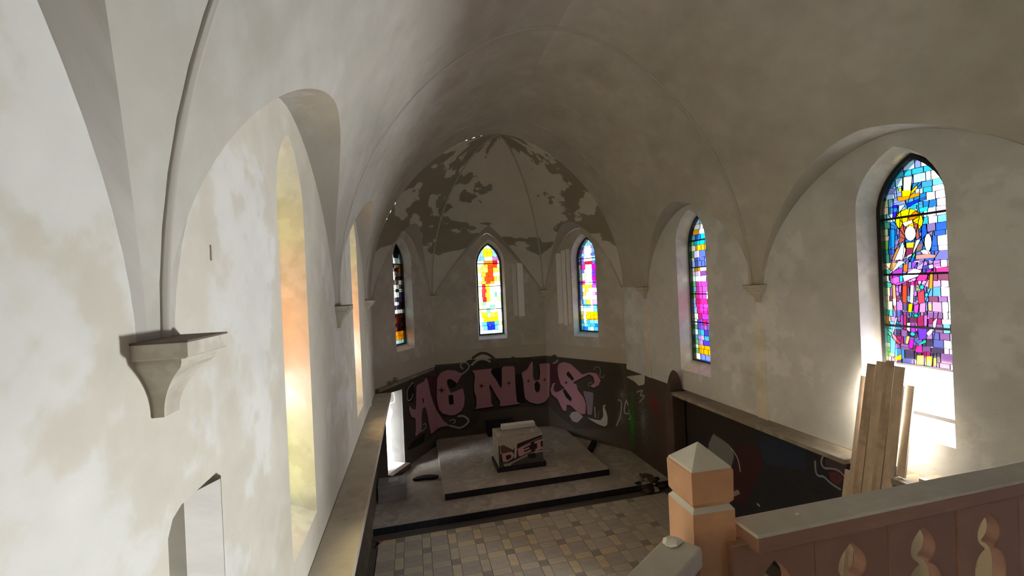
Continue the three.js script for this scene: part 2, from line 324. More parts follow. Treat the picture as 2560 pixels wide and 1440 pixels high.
{
  const geos = [], soff = [], C0 = [CX, ZA], s = (h) => Math.max(0, inset(h)) / HW;
  const W3 = (f, l) => [f.p[0] + f.dx * f.L * l, f.p[1] + f.dz * f.L * l];
  AW.forEach(([f, , half, apex, e], n) => {
    const hs = half + 0.06, ap = apex + 0.17, arch = (l) => { const x = Math.abs(l - 0.5) * f.L; return x >= hs ? SP : SP + (ap - SP) * (1 - Math.pow(x / hs, e + 0.05)); };
    const on = (l, h) => { const w = W3(f, l), k = s(h); return P(C0[0] + k * (w[0] - C0[0]), h, C0[1] + k * (w[1] - C0[1])); };
    geos.push(grid(40, 28, (l, v) => { const w = W3(f, l), [x, h] = crown(lerp(angleOf(arch(l)), BT, v)), k = x / HW; return P(C0[0] + k * (w[0] - C0[0]), h, C0[1] + k * (w[1] - C0[1])); }, (l, v, p) => [(n + l) / 3, (p.y - EYE - SP) / VH]));
    const wa = (l) => { const x = (l - 0.5) * f.L * half / hs; return [f.L / 2 + x, SP + (apex - SP) * (1 - Math.pow(Math.min(1, Math.abs(x) / half), e))]; };
    soff.push(grid(40, 4, (u, v) => { const l = 0.5 + (u - 0.5) * 2 * hs / f.L, w = wa(l), q = f.at(w[0], w[1], 0), t = on(l, arch(l)); return q.lerp(t, v); }, (l, v, p) => [(n + l) / 3, (p.y - EYE - SP) / VH * 0.3]));
  });
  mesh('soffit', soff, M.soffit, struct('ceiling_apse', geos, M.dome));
  for (const Q of [B, C]) {
    const pts = []; for (let i = 0; i <= 30; i++) { const [x, h] = crown(BT * i / 30), k = x / HW; pts.push(P(C0[0] + k * (Q[0] - C0[0]), h, C0[1] + k * (Q[1] - C0[1]))); }
    struct('trim', new THREE.TubeGeometry(new THREE.CatmullRomCurve3(pts), 50, 0.03, 5), M.vault);
  }
}
// ───────────────────────── lower walls, painted with graffiti ─────────────────────────
function canvasMat(w, h, draw) {
  const c = document.createElement('canvas'); c.width = w; c.height = h; draw(c.getContext('2d'), w, h);
  const t = new THREE.CanvasTexture(c); t.colorSpace = THREE.SRGBColorSpace; t.magFilter = t.minFilter = THREE.LinearFilter; t.wrapS = t.wrapT = THREE.ClampToEdgeWrapping;
  return std({ map: t });
}
function painter(ctx, f, a0, a1, b0, b1, w, h) {                // draws on a wall; points are given where the photograph shows them
  const xy = (px, py) => { const [a, b] = f.hit(px, py); return [(a - a0) / (a1 - a0) * w, (b1 - b) / (b1 - b0) * h]; };
  const path = (pts, T, closed) => {
    const q = pts.map(([x, y]) => xy(T[0] + x / T[2], T[1] + y / T[2])), n = q.length; ctx.beginPath();
    if (closed) { ctx.moveTo((q[0][0] + q[n - 1][0]) / 2, (q[0][1] + q[n - 1][1]) / 2); for (let i = 0; i < n; i++) { const m = q[(i + 1) % n]; ctx.lineTo(lerp(q[(i + n - 1) % n][0], q[i][0], 0.8), lerp(q[(i + n - 1) % n][1], q[i][1], 0.8)); ctx.quadraticCurveTo(q[i][0], q[i][1], lerp(q[i][0], m[0], 0.2), lerp(q[i][1], m[1], 0.2)); } ctx.closePath(); }
    else { ctx.moveTo(q[0][0], q[0][1]); for (let i = 1; i < n - 1; i++) ctx.quadraticCurveTo(q[i][0], q[i][1], (q[i][0] + q[i + 1][0]) / 2, (q[i][1] + q[i + 1][1]) / 2); ctx.lineTo(q[n - 1][0], q[n - 1][1]); }
  };
  return {
    fill(pts, T, color) { path(pts, T, true); ctx.fillStyle = color; ctx.fill(); },
    outline(pts, T, color, lw) { path(pts, T, true); ctx.lineJoin = 'round'; ctx.strokeStyle = color; ctx.lineWidth = lw; ctx.stroke(); },
    line(pts, T, color, lw) { path(pts, T, false); ctx.lineCap = 'round'; ctx.lineJoin = 'round'; ctx.strokeStyle = color; ctx.lineWidth = lw; ctx.stroke(); },
    star(x, y, r, T, color) { this.fill([[x, y - r], [x + r * 0.22, y - r * 0.22], [x + r, y], [x + r * 0.22, y + r * 0.22], [x, y + r], [x - r * 0.22, y + r * 0.22], [x - r, y], [x - r * 0.22, y - r * 0.22]], T, color); },
    spray(x, y, r, T, rgb, dens, sx = 1, sy = 1) {              // spray paint: a cloud of fine dots
      const [cx, cy] = xy(T[0] + x / T[2], T[1] + y / T[2]), [ex] = xy(T[0] + (x + r) / T[2], T[1] + y / T[2]), R = Math.abs(ex - cx);
      for (let i = 0; i < dens; i++) { const t = rnd() * 6.283, q = R * (rnd() + rnd() + rnd() - 1.5) * 1.1; ctx.fillStyle = `rgba(${rgb},${0.25 + rnd() * 0.4})`; const s = 0.8 + rnd() * 2.2; ctx.fillRect(cx + Math.cos(t) * q * sx, cy + Math.sin(t) * q * sy, s, s); }
    },
  };
}
function speckle(ctx, w, h, n, colors, s0, s1, y0 = 0) { for (let i = 0; i < n; i++) { ctx.fillStyle = colors[Math.floor(rnd() * colors.length)]; const s = rr(s0, s1); ctx.fillRect(rnd() * w, y0 + rnd() * (h - y0), s * rr(0.6, 2), s); } }
const T1 = [1000, 880, 5.54], T2 = [1160, 870, 7.58], T3 = [1360, 880, 6], T4 = [1500, 890, 4.364];
const PINK = '#b07f88', SHADOW = '#3a1f28', INK = '#17120f', PALE = '#a8a79c', MAROON = '#4a2230';
const gA = [[230, 460], [330, 410], [350, 365], [375, 365], [395, 440], [425, 590], [440, 640], [500, 800], [600, 950], [690, 1020], [560, 1040], [500, 1080], [430, 1140], [415, 1060], [385, 900], [365, 800], [345, 760], [310, 790], [300, 900], [300, 1100], [210, 1180], [220, 1050], [215, 915], [160, 900], [125, 800], [130, 740], [170, 790], [215, 800], [225, 700], [225, 560]];
const gG = [[510, 520], [515, 360], [560, 290], [650, 250], [760, 255], [830, 290], [900, 290], [850, 330], [820, 380], [790, 440], [740, 390], [660, 380], [650, 440], [680, 520], [700, 570], [780, 540], [870, 500], [895, 620], [890, 740], [850, 820], [760, 875], [680, 875], [590, 850], [540, 790], [510, 660]];
const gN = [[140, 430], [540, 385], [505, 460], [610, 600], [700, 770], [720, 700], [715, 350], [960, 340], [970, 640], [1000, 1020], [1075, 1055], [670, 1110], [690, 1020], [600, 880], [490, 680], [480, 740], [510, 870], [520, 1050], [570, 1105], [200, 1160], [235, 1110], [235, 950], [195, 830], [190, 700], [205, 560], [195, 480]];
const gU = [[1090, 470], [1200, 400], [1280, 250], [1305, 280], [1310, 560], [1340, 620], [1430, 600], [1445, 450], [1420, 300], [1630, 285], [1625, 650], [1610, 930], [1540, 1020], [1400, 1065], [1250, 1030], [1160, 960], [1140, 850], [1120, 620]];
const gS = [[200, 230], [230, 170], [300, 150], [400, 180], [500, 270], [570, 340], [680, 305], [790, 320], [850, 430], [820, 500], [740, 540], [690, 510], [760, 460], [740, 370], [680, 330], [560, 390], [430, 460], [490, 490], [500, 560], [590, 680], [630, 780], [620, 930], [560, 930], [470, 870], [400, 800], [340, 790], [330, 890], [280, 870], [200, 700], [120, 640], [95, 570], [130, 470], [180, 460], [150, 500], [140, 570], [180, 610], [280, 560], [310, 540], [250, 480], [215, 370]];
function agnus(p, k, letters = true) {                          // the whole piece; each wall shows what falls on it
  if (letters) {
  p.fill([[60, 470], [200, 330], [520, 200], [960, 170], [1120, 190], [1120, 900], [960, 1080], [560, 1080], [430, 1200], [200, 1330], [90, 1350], [60, 900]], T1, '#433c32');
  p.fill([[0, 230], [560, 200], [1100, 180], [1819, 140], [1819, 1000], [1500, 1130], [1080, 1120], [200, 1230], [0, 1150]], T2, '#3f382f');
  p.fill([[0, 80], [300, 95], [700, 130], [1150, 190], [1200, 560], [1060, 1150], [480, 1160], [250, 980], [0, 760]], T3, '#423b31');
  for (const [g, T, lw] of [[gA, T1, 20], [gG, T1, 20], [gN, T2, 22], [gU, T2, 22], [gS, T3, 20]]) p.outline(g.map(([x, y]) => [x - 10, y + 16]), T, g === gN || g === gU ? INK : SHADOW, lw * k);
  p.fill([[200, 330], [440, 330], [520, 350], [480, 640], [560, 850], [640, 960], [520, 830], [400, 500], [380, 350]], T1, MAROON);
  p.fill([[1620, 320], [1760, 290], [1780, 600], [1819, 620], [1819, 840], [1660, 720]], T2, MAROON);
  p.fill([[520, 400], [700, 370], [700, 760], [520, 470]], T2, INK); p.fill([[970, 480], [1110, 500], [1150, 960], [1180, 1040], [1000, 1040]], T2, INK);
  p.fill([[970, 380], [1150, 240], [1290, 200], [1230, 330], [1080, 460], [990, 450]], T2, '#42313a');
  p.fill([[500, 560], [580, 580], [680, 950], [600, 960], [640, 780]], T3, MAROON);
  p.fill([[150, 1260], [350, 1110], [330, 1260], [180, 1330], [100, 1370]], T1, INK);
  for (const [g, T] of [[gA, T1], [gG, T1], [gN, T2], [gU, T2], [gS, T3]]) p.fill(g, T, PINK);
  p.fill([[650, 385], [700, 370], [785, 430], [770, 490], [700, 510], [660, 460]], T1, INK); p.fill([[670, 600], [735, 590], [745, 725], [680, 730]], T1, INK);
  p.fill([[310, 640], [330, 640], [330, 710], [312, 700]], T1, SHADOW);
  p.fill([[1335, 680], [1385, 620], [1440, 680], [1440, 800], [1390, 850], [1345, 800]], T2, INK);
  p.fill([[340, 310], [370, 290], [450, 400], [430, 435], [340, 350]], T3, INK); p.fill([[280, 580], [310, 550], [420, 700], [400, 745], [330, 680]], T3, INK);
  p.star(575, 530, 52, T1, SHADOW); p.star(330, 720, 56, T2, SHADOW); p.star(850, 665, 50, T2, SHADOW); p.star(1222, 625, 40, T2, SHADOW); p.star(1525, 600, 40, T2, SHADOW); p.star(330, 460, 34, T3, SHADOW);
  p.fill([[110, 500], [180, 440], [210, 560], [190, 700], [110, 700]], T1, INK);
  p.line([[180, 425], [120, 480], [95, 570], [100, 680], [160, 660], [180, 580]], T1, PALE, 12 * k);
  p.line([[300, 1100], [355, 1060], [368, 1005], [335, 990], [320, 1010]], T1, PALE, 12 * k);
  p.line([[690, 1020], [760, 1035], [830, 1060], [930, 1000], [960, 940], [880, 880], [810, 890]], T1, PALE, 22 * k); p.line([[690, 950], [740, 925], [775, 960], [740, 990]], T1, PALE, 10 * k);
  p.line([[870, 300], [940, 250], [965, 185], [905, 135], [840, 150], [840, 210], [870, 230]], T1, PALE, 15 * k);
  p.line([[150, 320], [220, 240], [330, 205], [430, 220], [490, 260]], T2, PALE, 26 * k); p.line([[170, 190], [280, 100], [420, 95], [540, 170], [600, 240]], T2, '#4c443d', 34 * k);
  p.line([[700, 250], [860, 260], [930, 160], [1040, 280]], T2, '#463c3a', 30 * k); p.line([[1300, 190], [1650, 180], [1720, 120], [1780, 200], [1740, 260]], T2, '#5c4a3e', 18 * k);
  p.line([[140, 170], [190, 150], [205, 120]], T3, PALE, 15 * k);
  p.fill([[640, 980], [750, 1010], [850, 1025], [890, 960], [880, 850], [890, 795], [930, 790], [905, 830], [935, 900], [955, 980], [950, 1090], [910, 1120], [800, 1080]], T3, '#bdbcb4');
  p.fill([[380, 960], [430, 1040], [500, 1060], [590, 970], [500, 890], [420, 900]], T3, '#a99a97'); p.fill([[580, 580], [740, 610], [740, 700], [720, 940], [650, 940], [640, 760]], T3, '#857a80');
  p.line([[690, 520], [650, 490], [690, 450], [720, 470]], T3, PALE, 5 * k); p.line([[750, 270], [770, 215], [830, 225], [850, 290], [830, 370], [880, 390], [910, 350]], T3, '#7d837c', 10 * k);
  p.line([[760, 830], [770, 980]], T3, PALE, 13 * k); p.line([[820, 890], [810, 1000]], T3, '#8a7a78', 8 * k);
  }
  // pale haze, green spray and white marks on the right
  p.spray(240, 420, 110, T4, '125,134,126', 6500 * k, 1, 1.5); p.spray(470, 640, 90, T4, '120,128,122', 6500 * k, 1, 2.2); p.spray(230, 680, 80, T4, '110,118,112', 4000 * k, 1, 1.5);
  p.fill([[280, 215], [490, 200], [485, 300], [420, 310], [380, 270]], T4, '#c9c8bd');
  p.line([[285, 480], [330, 590], [335, 630], [270, 630], [262, 600], [280, 500]], T4, '#c4c6c0', 12 * k); p.line([[200, 480], [240, 470], [230, 640], [180, 760]], T4, '#a4a8a4', 14 * k); p.line([[400, 370], [490, 340], [420, 410], [500, 400], [430, 470]], T4, '#9aa09c', 10 * k);
  p.spray(350, 690, 70, T4, '40,150,40', 5000 * k, 0.8, 2.2); p.spray(350, 400, 60, T4, '60,120,55', 1800 * k, 1, 2.4); p.spray(590, 490, 75, T4, '120,42,34', 3500 * k); p.spray(640, 640, 70, T4, '84,48,42', 2600 * k, 1, 2);
}
const B0 = PL - 0.3, B1 = LOW;
function apseLow(f, side, a0, a1, dado, holes, doorway) {
  const w = Math.round((a1 - a0) * 400), h = Math.round((B1 - B0) * 400);
  const m = canvasMat(w, h, (ctx) => {
    ctx.fillStyle = '#bcb6a6'; ctx.fillRect(0, 0, w, h);
    const y = (b) => (B1 - b) / (B1 - B0) * h; speckle(ctx, w, h, 500, ['#c3bdae', '#b4ad9c', '#aea796'], 3, 14);
    ctx.fillStyle = '#524a3f'; ctx.fillRect(0, y(dado), w, h); speckle(ctx, w, h, 2600, ['#5b5246', '#4b4439', '#463f35', '#60574a'], 2, 9, y(dado));
    agnus(painter(ctx, f, a0, a1, B0, B1, w, h), 1);
    if (side === 'left') { const p = painter(ctx, f, a0, a1, B0, B1, w, h); p.fill([[10, 360], [170, 340], [170, 400], [20, 410]], [913, 960, 4.365], '#5a4f78'); p.spray(270 * 1, 520, 16, [880, 965, 4.365], '170,40,36', 300); }
    speckle(ctx, w, h, 900, ['rgba(70,60,50,0.5)', 'rgba(150,140,125,0.35)'], 1, 3, y(dado));
  });
  const g = slab(f, doorway ? [[a0, B0], [a1, B0], [a1, B1], [a0, B1]] : [[a0, B0], [a1, B0], [a1, B1], [a0, B1]], holes, 0, 0.4), uv = g.attributes.uv;
  const p = g.attributes.position; for (let i = 0; i < p.count; i++) uv.setXY(i, clamp((uv.getX(i) - a0) / (a1 - a0)), clamp((uv.getY(i) - B0) / (B1 - B0)));
  return struct('wall_apse_' + side + '_lower', g, m);
}
const DOOR = [[0.36, PL], [1.10, PL], [1.10, -2.62], [0.44, -2.58], [0.36, -2.7]];
apseLow(FAL, 'left', 0, FAL.L, -2.36, [DOOR], true);
apseLow(FAB, 'centre', 0, FAB.L, -2.3, []);
apseLow(FAR, 'right', 0, FAR.L, -2.3, []);
// nave lower walls
const ROSE = '#4c2a2e';
{
  const a0 = ZW, a1 = ZA, w = 1980, h = 340;
  const m = canvasMat(w, h, (ctx) => {
    const x = (z) => (z - a0) / (a1 - a0) * w;
    ctx.fillStyle = '#22242c'; ctx.fillRect(0, 0, w, h);
    speckle(ctx, w, h, 1500, ['#262833', '#1d1f27', '#2b2926', '#20222b'], 2, 10);
    const T = [1700, 980, 4.8], p = painter(ctx, FR, a0, a1, FL, DADO, w, h);
    p.fill([[0, 80], [900, 420], [950, 700], [600, 640], [0, 400]], T, '#2b2420');
    p.fill([[660, 560], [950, 640], [1000, 800], [860, 1100], [760, 1250], [640, 1200], [640, 900]], T, '#3a1c20');
    p.fill([[930, 480], [1500, 600], [1520, 900], [1000, 800]], T, '#232d42');
    p.fill([[340, 560], [400, 460], [500, 520], [600, 590], [650, 700], [600, 860], [420, 900], [330, 800]], T, '#767a78');
    p.line([[610, 620], [670, 690], [700, 760], [720, 870]], T, '#b9bbb4', 3.2); p.line([[330, 640], [370, 500], [410, 455]], T, '#8d8390', 2);
    p.line([[1720, 740], [1680, 800], [1720, 880], [1800, 880], [1900, 900], [1990, 990]], T, '#8d8a94', 4); p.line([[1620, 800], [1620, 900], [1650, 960], [1720, 960], [1800, 1040], [1920, 1110]], T, '#8d8a94', 4);
    p.fill([[1780, 920], [1880, 920], [1970, 1000], [1900, 1070], [1800, 1010]], T, '#5a2f33'); p.fill([[1740, 770], [2000, 830], [1990, 950], [1880, 880], [1740, 850]], T, '#4a3f4c');
    p.line([[925, 1230], [945, 1245]], T, '#a9a79c', 5); p.fill([[600, 1100], [690, 1060], [720, 1110], [640, 1140]], T, '#a08a88');
    ctx.fillStyle = '#d8ccb2'; ctx.fillRect(0, 0, x(4.05), h); speckle(ctx, x(4.05), h, 700, ['#cfc2a6', '#ded3bb', '#c6b99d'], 2, 9);
    // the far end by the post
    ctx.fillStyle = '#4b4239'; ctx.fillRect(x(8.5), 0, w, h); speckle(ctx, 0, h, 0, ['#000'], 1, 1);
    agnus(painter(ctx, FR, a0, a1, FL, DADO, w, h), 0.5, false);
  });
  const g = slab(FR, [[a0, FL - 0.3], [a1, FL - 0.3], [a1, DADO], [a0, DADO]], [], 0, 0.5), uv = g.attributes.uv;
  for (let i = 0; i < uv.count; i++) uv.setXY(i, clamp((uv.getX(i) - a0) / (a1 - a0)), clamp((uv.getY(i) - FL) / (DADO - FL)));
  struct('wall_right_lower', g, m);
  struct('wall_left_lower', slab(FLw, [[a0, FL - 0.3], [a1, FL - 0.3], [a1, DADO], [a0, DADO]], [], 0, 0.5), M.darkPaint);
}
// ledges that cap the lower walls
struct('trim', box(XL, XL + 0.385, DADO - 0.09, DADO, ZW, ZA - 0.1, 0.012), M.ledgePale);
struct('trim', box(XR - 0.385, XR, DADO - 0.07, DADO, 4.44, 8.25, 0.012), M.ledge);
struct('trim', box(XR - 0.385, XR, DADO - 0.07, DADO, 3.50, 3.89, 0.012), M.ledge);
struct('trim', slab(FAL, [[0.06, -2.44], [2.7, -2.40], [2.7, -2.34], [0.06, -2.36]], [], -0.09, 0), M.ledge);
// shallow strips under the corbels
for (const [f, z, b1] of [[FR, 6.15, -0.78], [FR, 9.75, -0.62], [FLw, 9.75, -0.70]]) struct('trim', slab(f, [[z - 0.10, DADO], [z + 0.10, DADO], [z + 0.10, b1], [z - 0.10, b1]], [], -0.022, 0), M.wall);

// ───────────────────────── corbels ─────────────────────────
function corbel(f, a, label, s = 1) {
  const g = thing('corbel', label, 'corbel', f.at(a, -1.0, 0), 'corbels under the vault springings');
  const ring = (w, d, b) => [[a - w, b, 0], [a - w, b, -d], [a + w, b, -d], [a + w, b, 0]];
  const build = (rings) => { const pos = []; const quad = (p, q, r, t) => { for (const v of [p, q, r, p, r, t]) pos.push(f.at(v[0], v[1], v[2])); }; for (let i = 0; i < rings.length - 1; i++) for (let k = 0; k < 3; k++) quad(rings[i][k], rings[i][k + 1], rings[i + 1][k + 1], rings[i + 1][k]); const t = rings[0], e = rings[rings.length - 1]; quad(t[0], t[1], t[2], t[3]); quad(e[0], e[1], e[2], e[3]); const q = new THREE.BufferGeometry().setFromPoints(pos); q.computeVertexNormals(); metreUV(q); return q; };
  part(g, 'abacus', build([ring(0.172, 0.182, SP), ring(0.172, 0.182, SP - 0.052), ring(0.165, 0.17, SP - 0.06)]), M.corbel);
  part(g, 'top_slab', build([ring(0.174, 0.184, SP + 0.008), ring(0.174, 0.184, SP)]), M.corbelTop, 'darker top');
  const rs = []; for (let i = 0; i <= 14; i++) { const t = i / 14, k = i === 0 ? 1 : t < 0.12 ? 1 : Math.pow(1 - (t - 0.12) / 0.88, 2.2); rs.push(ring(0.055 + 0.095 * k, 0.04 + 0.11 * k, SP - 0.06 - 0.235 * t)); }
  part(g, 'bracket', build(rs), M.corbel);
}
corbel(FLw, 1.98, 'large flared plaster corbel on the near left wall above the small niche');
corbel(FLw, 6.13, 'small corbel on the left wall between its two tall windows');
corbel(FLw, 9.78, 'far left wall corbel just before the apse doorway');
corbel(FR, 6.13, 'corbel on the right wall between the two stained glass windows');
corbel(FR, 9.78, 'corbel on the right wall past the farther stained glass window');
corbel(FAB, 0.02, 'apse corbel left of the central stained glass window');
corbel(FAB, FAB.L - 0.02, 'apse corbel right of the central window by the white boards');

// ───────────────────────── floor, chancel steps, loft, outdoors ─────────────────────────
const floorMesh = struct('floor', box(XL - 0.4, XR + 0.4, FL - 0.3, FL - 0.012, ZW - 0.3, 9.05), M.mortar);
{ // patterned paving: grey-brown squares framed by buff bars, small corner tiles between them
  const tex = (b) => std({ map: plasterTex(b, b.map((v) => v + 0.05), b.map((v) => v - 0.07), 1, 0.7), roughness: 0.75 });
  const buff = [tex([0.735, 0.70, 0.62]), tex([0.75, 0.71, 0.615]), tex([0.715, 0.685, 0.61]), tex([0.775, 0.72, 0.595])], grey = [tex([0.68, 0.655, 0.605]), tex([0.66, 0.635, 0.59]), tex([0.70, 0.67, 0.615])], dark = [tex([0.57, 0.55, 0.51]), tex([0.66, 0.63, 0.575])];
  const p = 0.5, q = 0.335, r = p - q, t = 0.03, gap = 0.006;
  const sq = new RoundedBoxGeometry(q - gap, t, q - gap, 1, 0.004), bar = new RoundedBoxGeometry(q - gap, t, r - gap, 1, 0.004), bar2 = new RoundedBoxGeometry(r - gap, t, q - gap, 1, 0.004), cor = new RoundedBoxGeometry(r - gap, t, r - gap, 1, 0.004);
  for (const g of [sq, bar, bar2, cor]) metreUV(g);
  const pick = (a) => a[Math.floor(rnd() * a.length)], rest = [];
  const put = (g, m, x, z) => {
    const dy = rr(-0.002, 0.002), inView = x > -0.95 && x < 4.6 && z > 6.1 && z < 9;
    if (inView) { const o = shade(new THREE.Mesh(g, m)); o.name = 'tile'; o.position.set(x, FL + EYE - t / 2 + dy, -z); floorMesh.add(o); } else rest.push(g.clone().translate(x, FL + EYE - t / 2 + dy, -z));
  };
  for (let i = 0; i < 13; i++) for (let j = 0; j < 24; j++) {
    const x = XL + 0.30 + i * p, z = ZW + 0.2 + j * p; if (z > 8.8) continue;
    put(sq, pick(grey), x, z); if (i < 12) put(bar2, pick(buff), x + p / 2, z); if (z + p / 2 + r / 2 < 9.04) put(bar, pick(buff), x, z + p / 2);
    if (i < 12 && z + p / 2 + r / 2 < 9.04) put(cor, (i + j) % 2 ? dark[0] : dark[1], x + p / 2, z + p / 2);
  }
  const s = shade(new THREE.Mesh(mergeGeometries(rest.map(plain)), grey[0])); s.name = 'tiles'; s.userData.kind = 'stuff'; floorMesh.add(s);
}
{
  const lower = struct('floor_chancel', box(XL - 0.4, XR + 0.4, FL - 0.3, FL + 0.15, 9.05, 14.2), M.paving);
  lower.userData.label = 'low stone chancel platform with a dark painted front edge';
  mesh('riser', box(XL + 0.02, XR - 0.02, FL, FL + 0.143, 9.035, 9.06, 0.004), M.riser, lower);
  const upper = struct('floor_chancel_upper', box(0.5, 4.55, FL + 0.15, PL, 9.76, ZB, 0.006), M.paving);
  mesh('riser', box(0.51, 4.54, FL + 0.15, PL - 0.008, 9.745, 9.77, 0.004), M.riser, upper);
  struct('floor_threshold', slab(FAL, [[0.32, FL + 0.1], [1.14, FL + 0.1], [1.14, PL], [0.32, PL]], [], -0.16, 0.4), W.post);
}
struct('floor_loft', flat([[XL, ZW], [XR, ZW], [XR, 0.86], [0.56, 0.86], [XL, -0.12]], -1.8, -1.55), W.plank);
const ground = struct('ground', box(-60, 60, -5.7, -5.25, -60, 60), M.concrete);
struct('roof', [0, 1].map((k) => { const g = new THREE.BoxGeometry(5.6, 0.15, 17.8); metreUV(g); return g.rotateZ(k ? -0.72 : 0.72).translate(CX + (k ? 2.0 : -2.0), EYE + 3.75, -5.6); }), M.roof);
{ // annex added outside the apse doorway to cut its daylight, open at left
  const a0 = -0.5, a1 = 1.7;
  struct('wall_added_annex', [slab(FAL, [[a0, FL - 0.3], [a1 + 0.2, FL - 0.3], [a1 + 0.2, -2.0], [a0, -2.0]], [], 1.9, 2.05), slab(FAL, [[a1, FL - 0.3], [a1 + 0.2, FL - 0.3], [a1 + 0.2, -2.0], [a1, -2.0]], [], 0.45, 1.9)], M.reveal);
  struct('roof_added_annex', slab(FAL, [[a0, -2.2], [a1 + 0.2, -2.2], [a1 + 0.2, -2.05], [a0, -2.05]], [], 0.45, 2.05), M.roof);
  struct('floor_added_annex', slab(FAL, [[a0, FL - 0.3], [a1, FL - 0.3], [a1, PL - 0.004], [a0, PL - 0.004]], [], 0.4, 1.9), M.paving);
}
{ const g = new THREE.Group(); g.name = 'door_1'; scene.add(g); g.userData = { kind: 'structure', label: 'open side doorway in the apse with bright white jambs' }; const c = FAL.at(0.73, PL, 0); g.position.copy(c); part(g, 'jamb', loft(FAL, DOOR, -0.004, DOOR, 0.42), M.reveal); }

// ───────────────────────── stained glass windows ─────────────────────────
const area = (p) => { let s = 0; for (let i = 0; i < p.length; i++) { const a = p[i], b = p[(i + 1) % p.length]; s += a[0] * b[1] - a[1] * b[0]; } return s / 2; };
const ccw = (p) => (area(p) < 0 ? [...p].reverse() : p);
function clip(poly, p, q, keepLeft = true) {
  const side = (v) => ((q[0] - p[0]) * (v[1] - p[1]) - (q[1] - p[1]) * (v[0] - p[0])) * (keepLeft ? 1 : -1), out = [];
  for (let i = 0; i < poly.length; i++) { const a = poly[i], b = poly[(i + 1) % poly.length], sa = side(a), sb = side(b); if (sa >= 0) out.push(a); if ((sa > 0 && sb < 0) || (sa < 0 && sb > 0)) { const t = sa / (sa - sb); out.push([lerp(a[0], b[0], t), lerp(a[1], b[1], t)]); } }
  return out.length > 2 ? out : [];
}
const within = (poly, K) => { for (let i = 0; i < K.length && poly.length; i++) poly = clip(poly, K[i], K[(i + 1) % K.length]); return poly; };
function minus(poly, K) {
  if (Math.abs(area(within(poly, K))) < 1e-6) return [poly];
  const out = []; let rest = poly;
  for (let i = 0; i < K.length && rest.length; i++) { const o = clip(rest, K[i], K[(i + 1) % K.length], false); if (o.length && Math.abs(area(o)) > 1e-7) out.push(o); rest = clip(rest, K[i], K[(i + 1) % K.length]); }
  return out;
}
function hull(p) { const s = [...p].sort((a, b) => a[0] - b[0] || a[1] - b[1]), half = (q) => { const h = []; for (const v of q) { while (h.length > 1 && (h.at(-1)[0] - h.at(-2)[0]) * (v[1] - h.at(-2)[1]) - (h.at(-1)[1] - h.at(-2)[1]) * (v[0] - h.at(-2)[0]) <= 0) h.pop(); h.push(v); } h.pop(); return h; }; return [...half(s), ...half(s.reverse())]; }
const glassMats = {};
function glass(hex, gain = 1) {
  const key = hex + '|' + gain.toFixed(2);
  return glassMats[key] ??= (() => { const c = new THREE.Color(hex).multiplyScalar(gain * 1.15 / SKY); return new THREE.MeshPhysicalMaterial({ color: c, transmission: 1, thickness: 0, roughness: 0.12, ior: 1.45, specularIntensity: 0.4, side: THREE.DoubleSide }); })();
}
const ell = (cx, cy, rx, ry, n = 12) => Array.from({ length: n }, (_, i) => [cx + rx * Math.cos(6.2832 * i / n), cy + ry * Math.sin(6.2832 * i / n)]);
const GA = [2160, 370, 4.964], GB = [2160, 630, 4.8];
const WHT = ['#ffffff', 3], CRM = ['#fff3d8', 2];
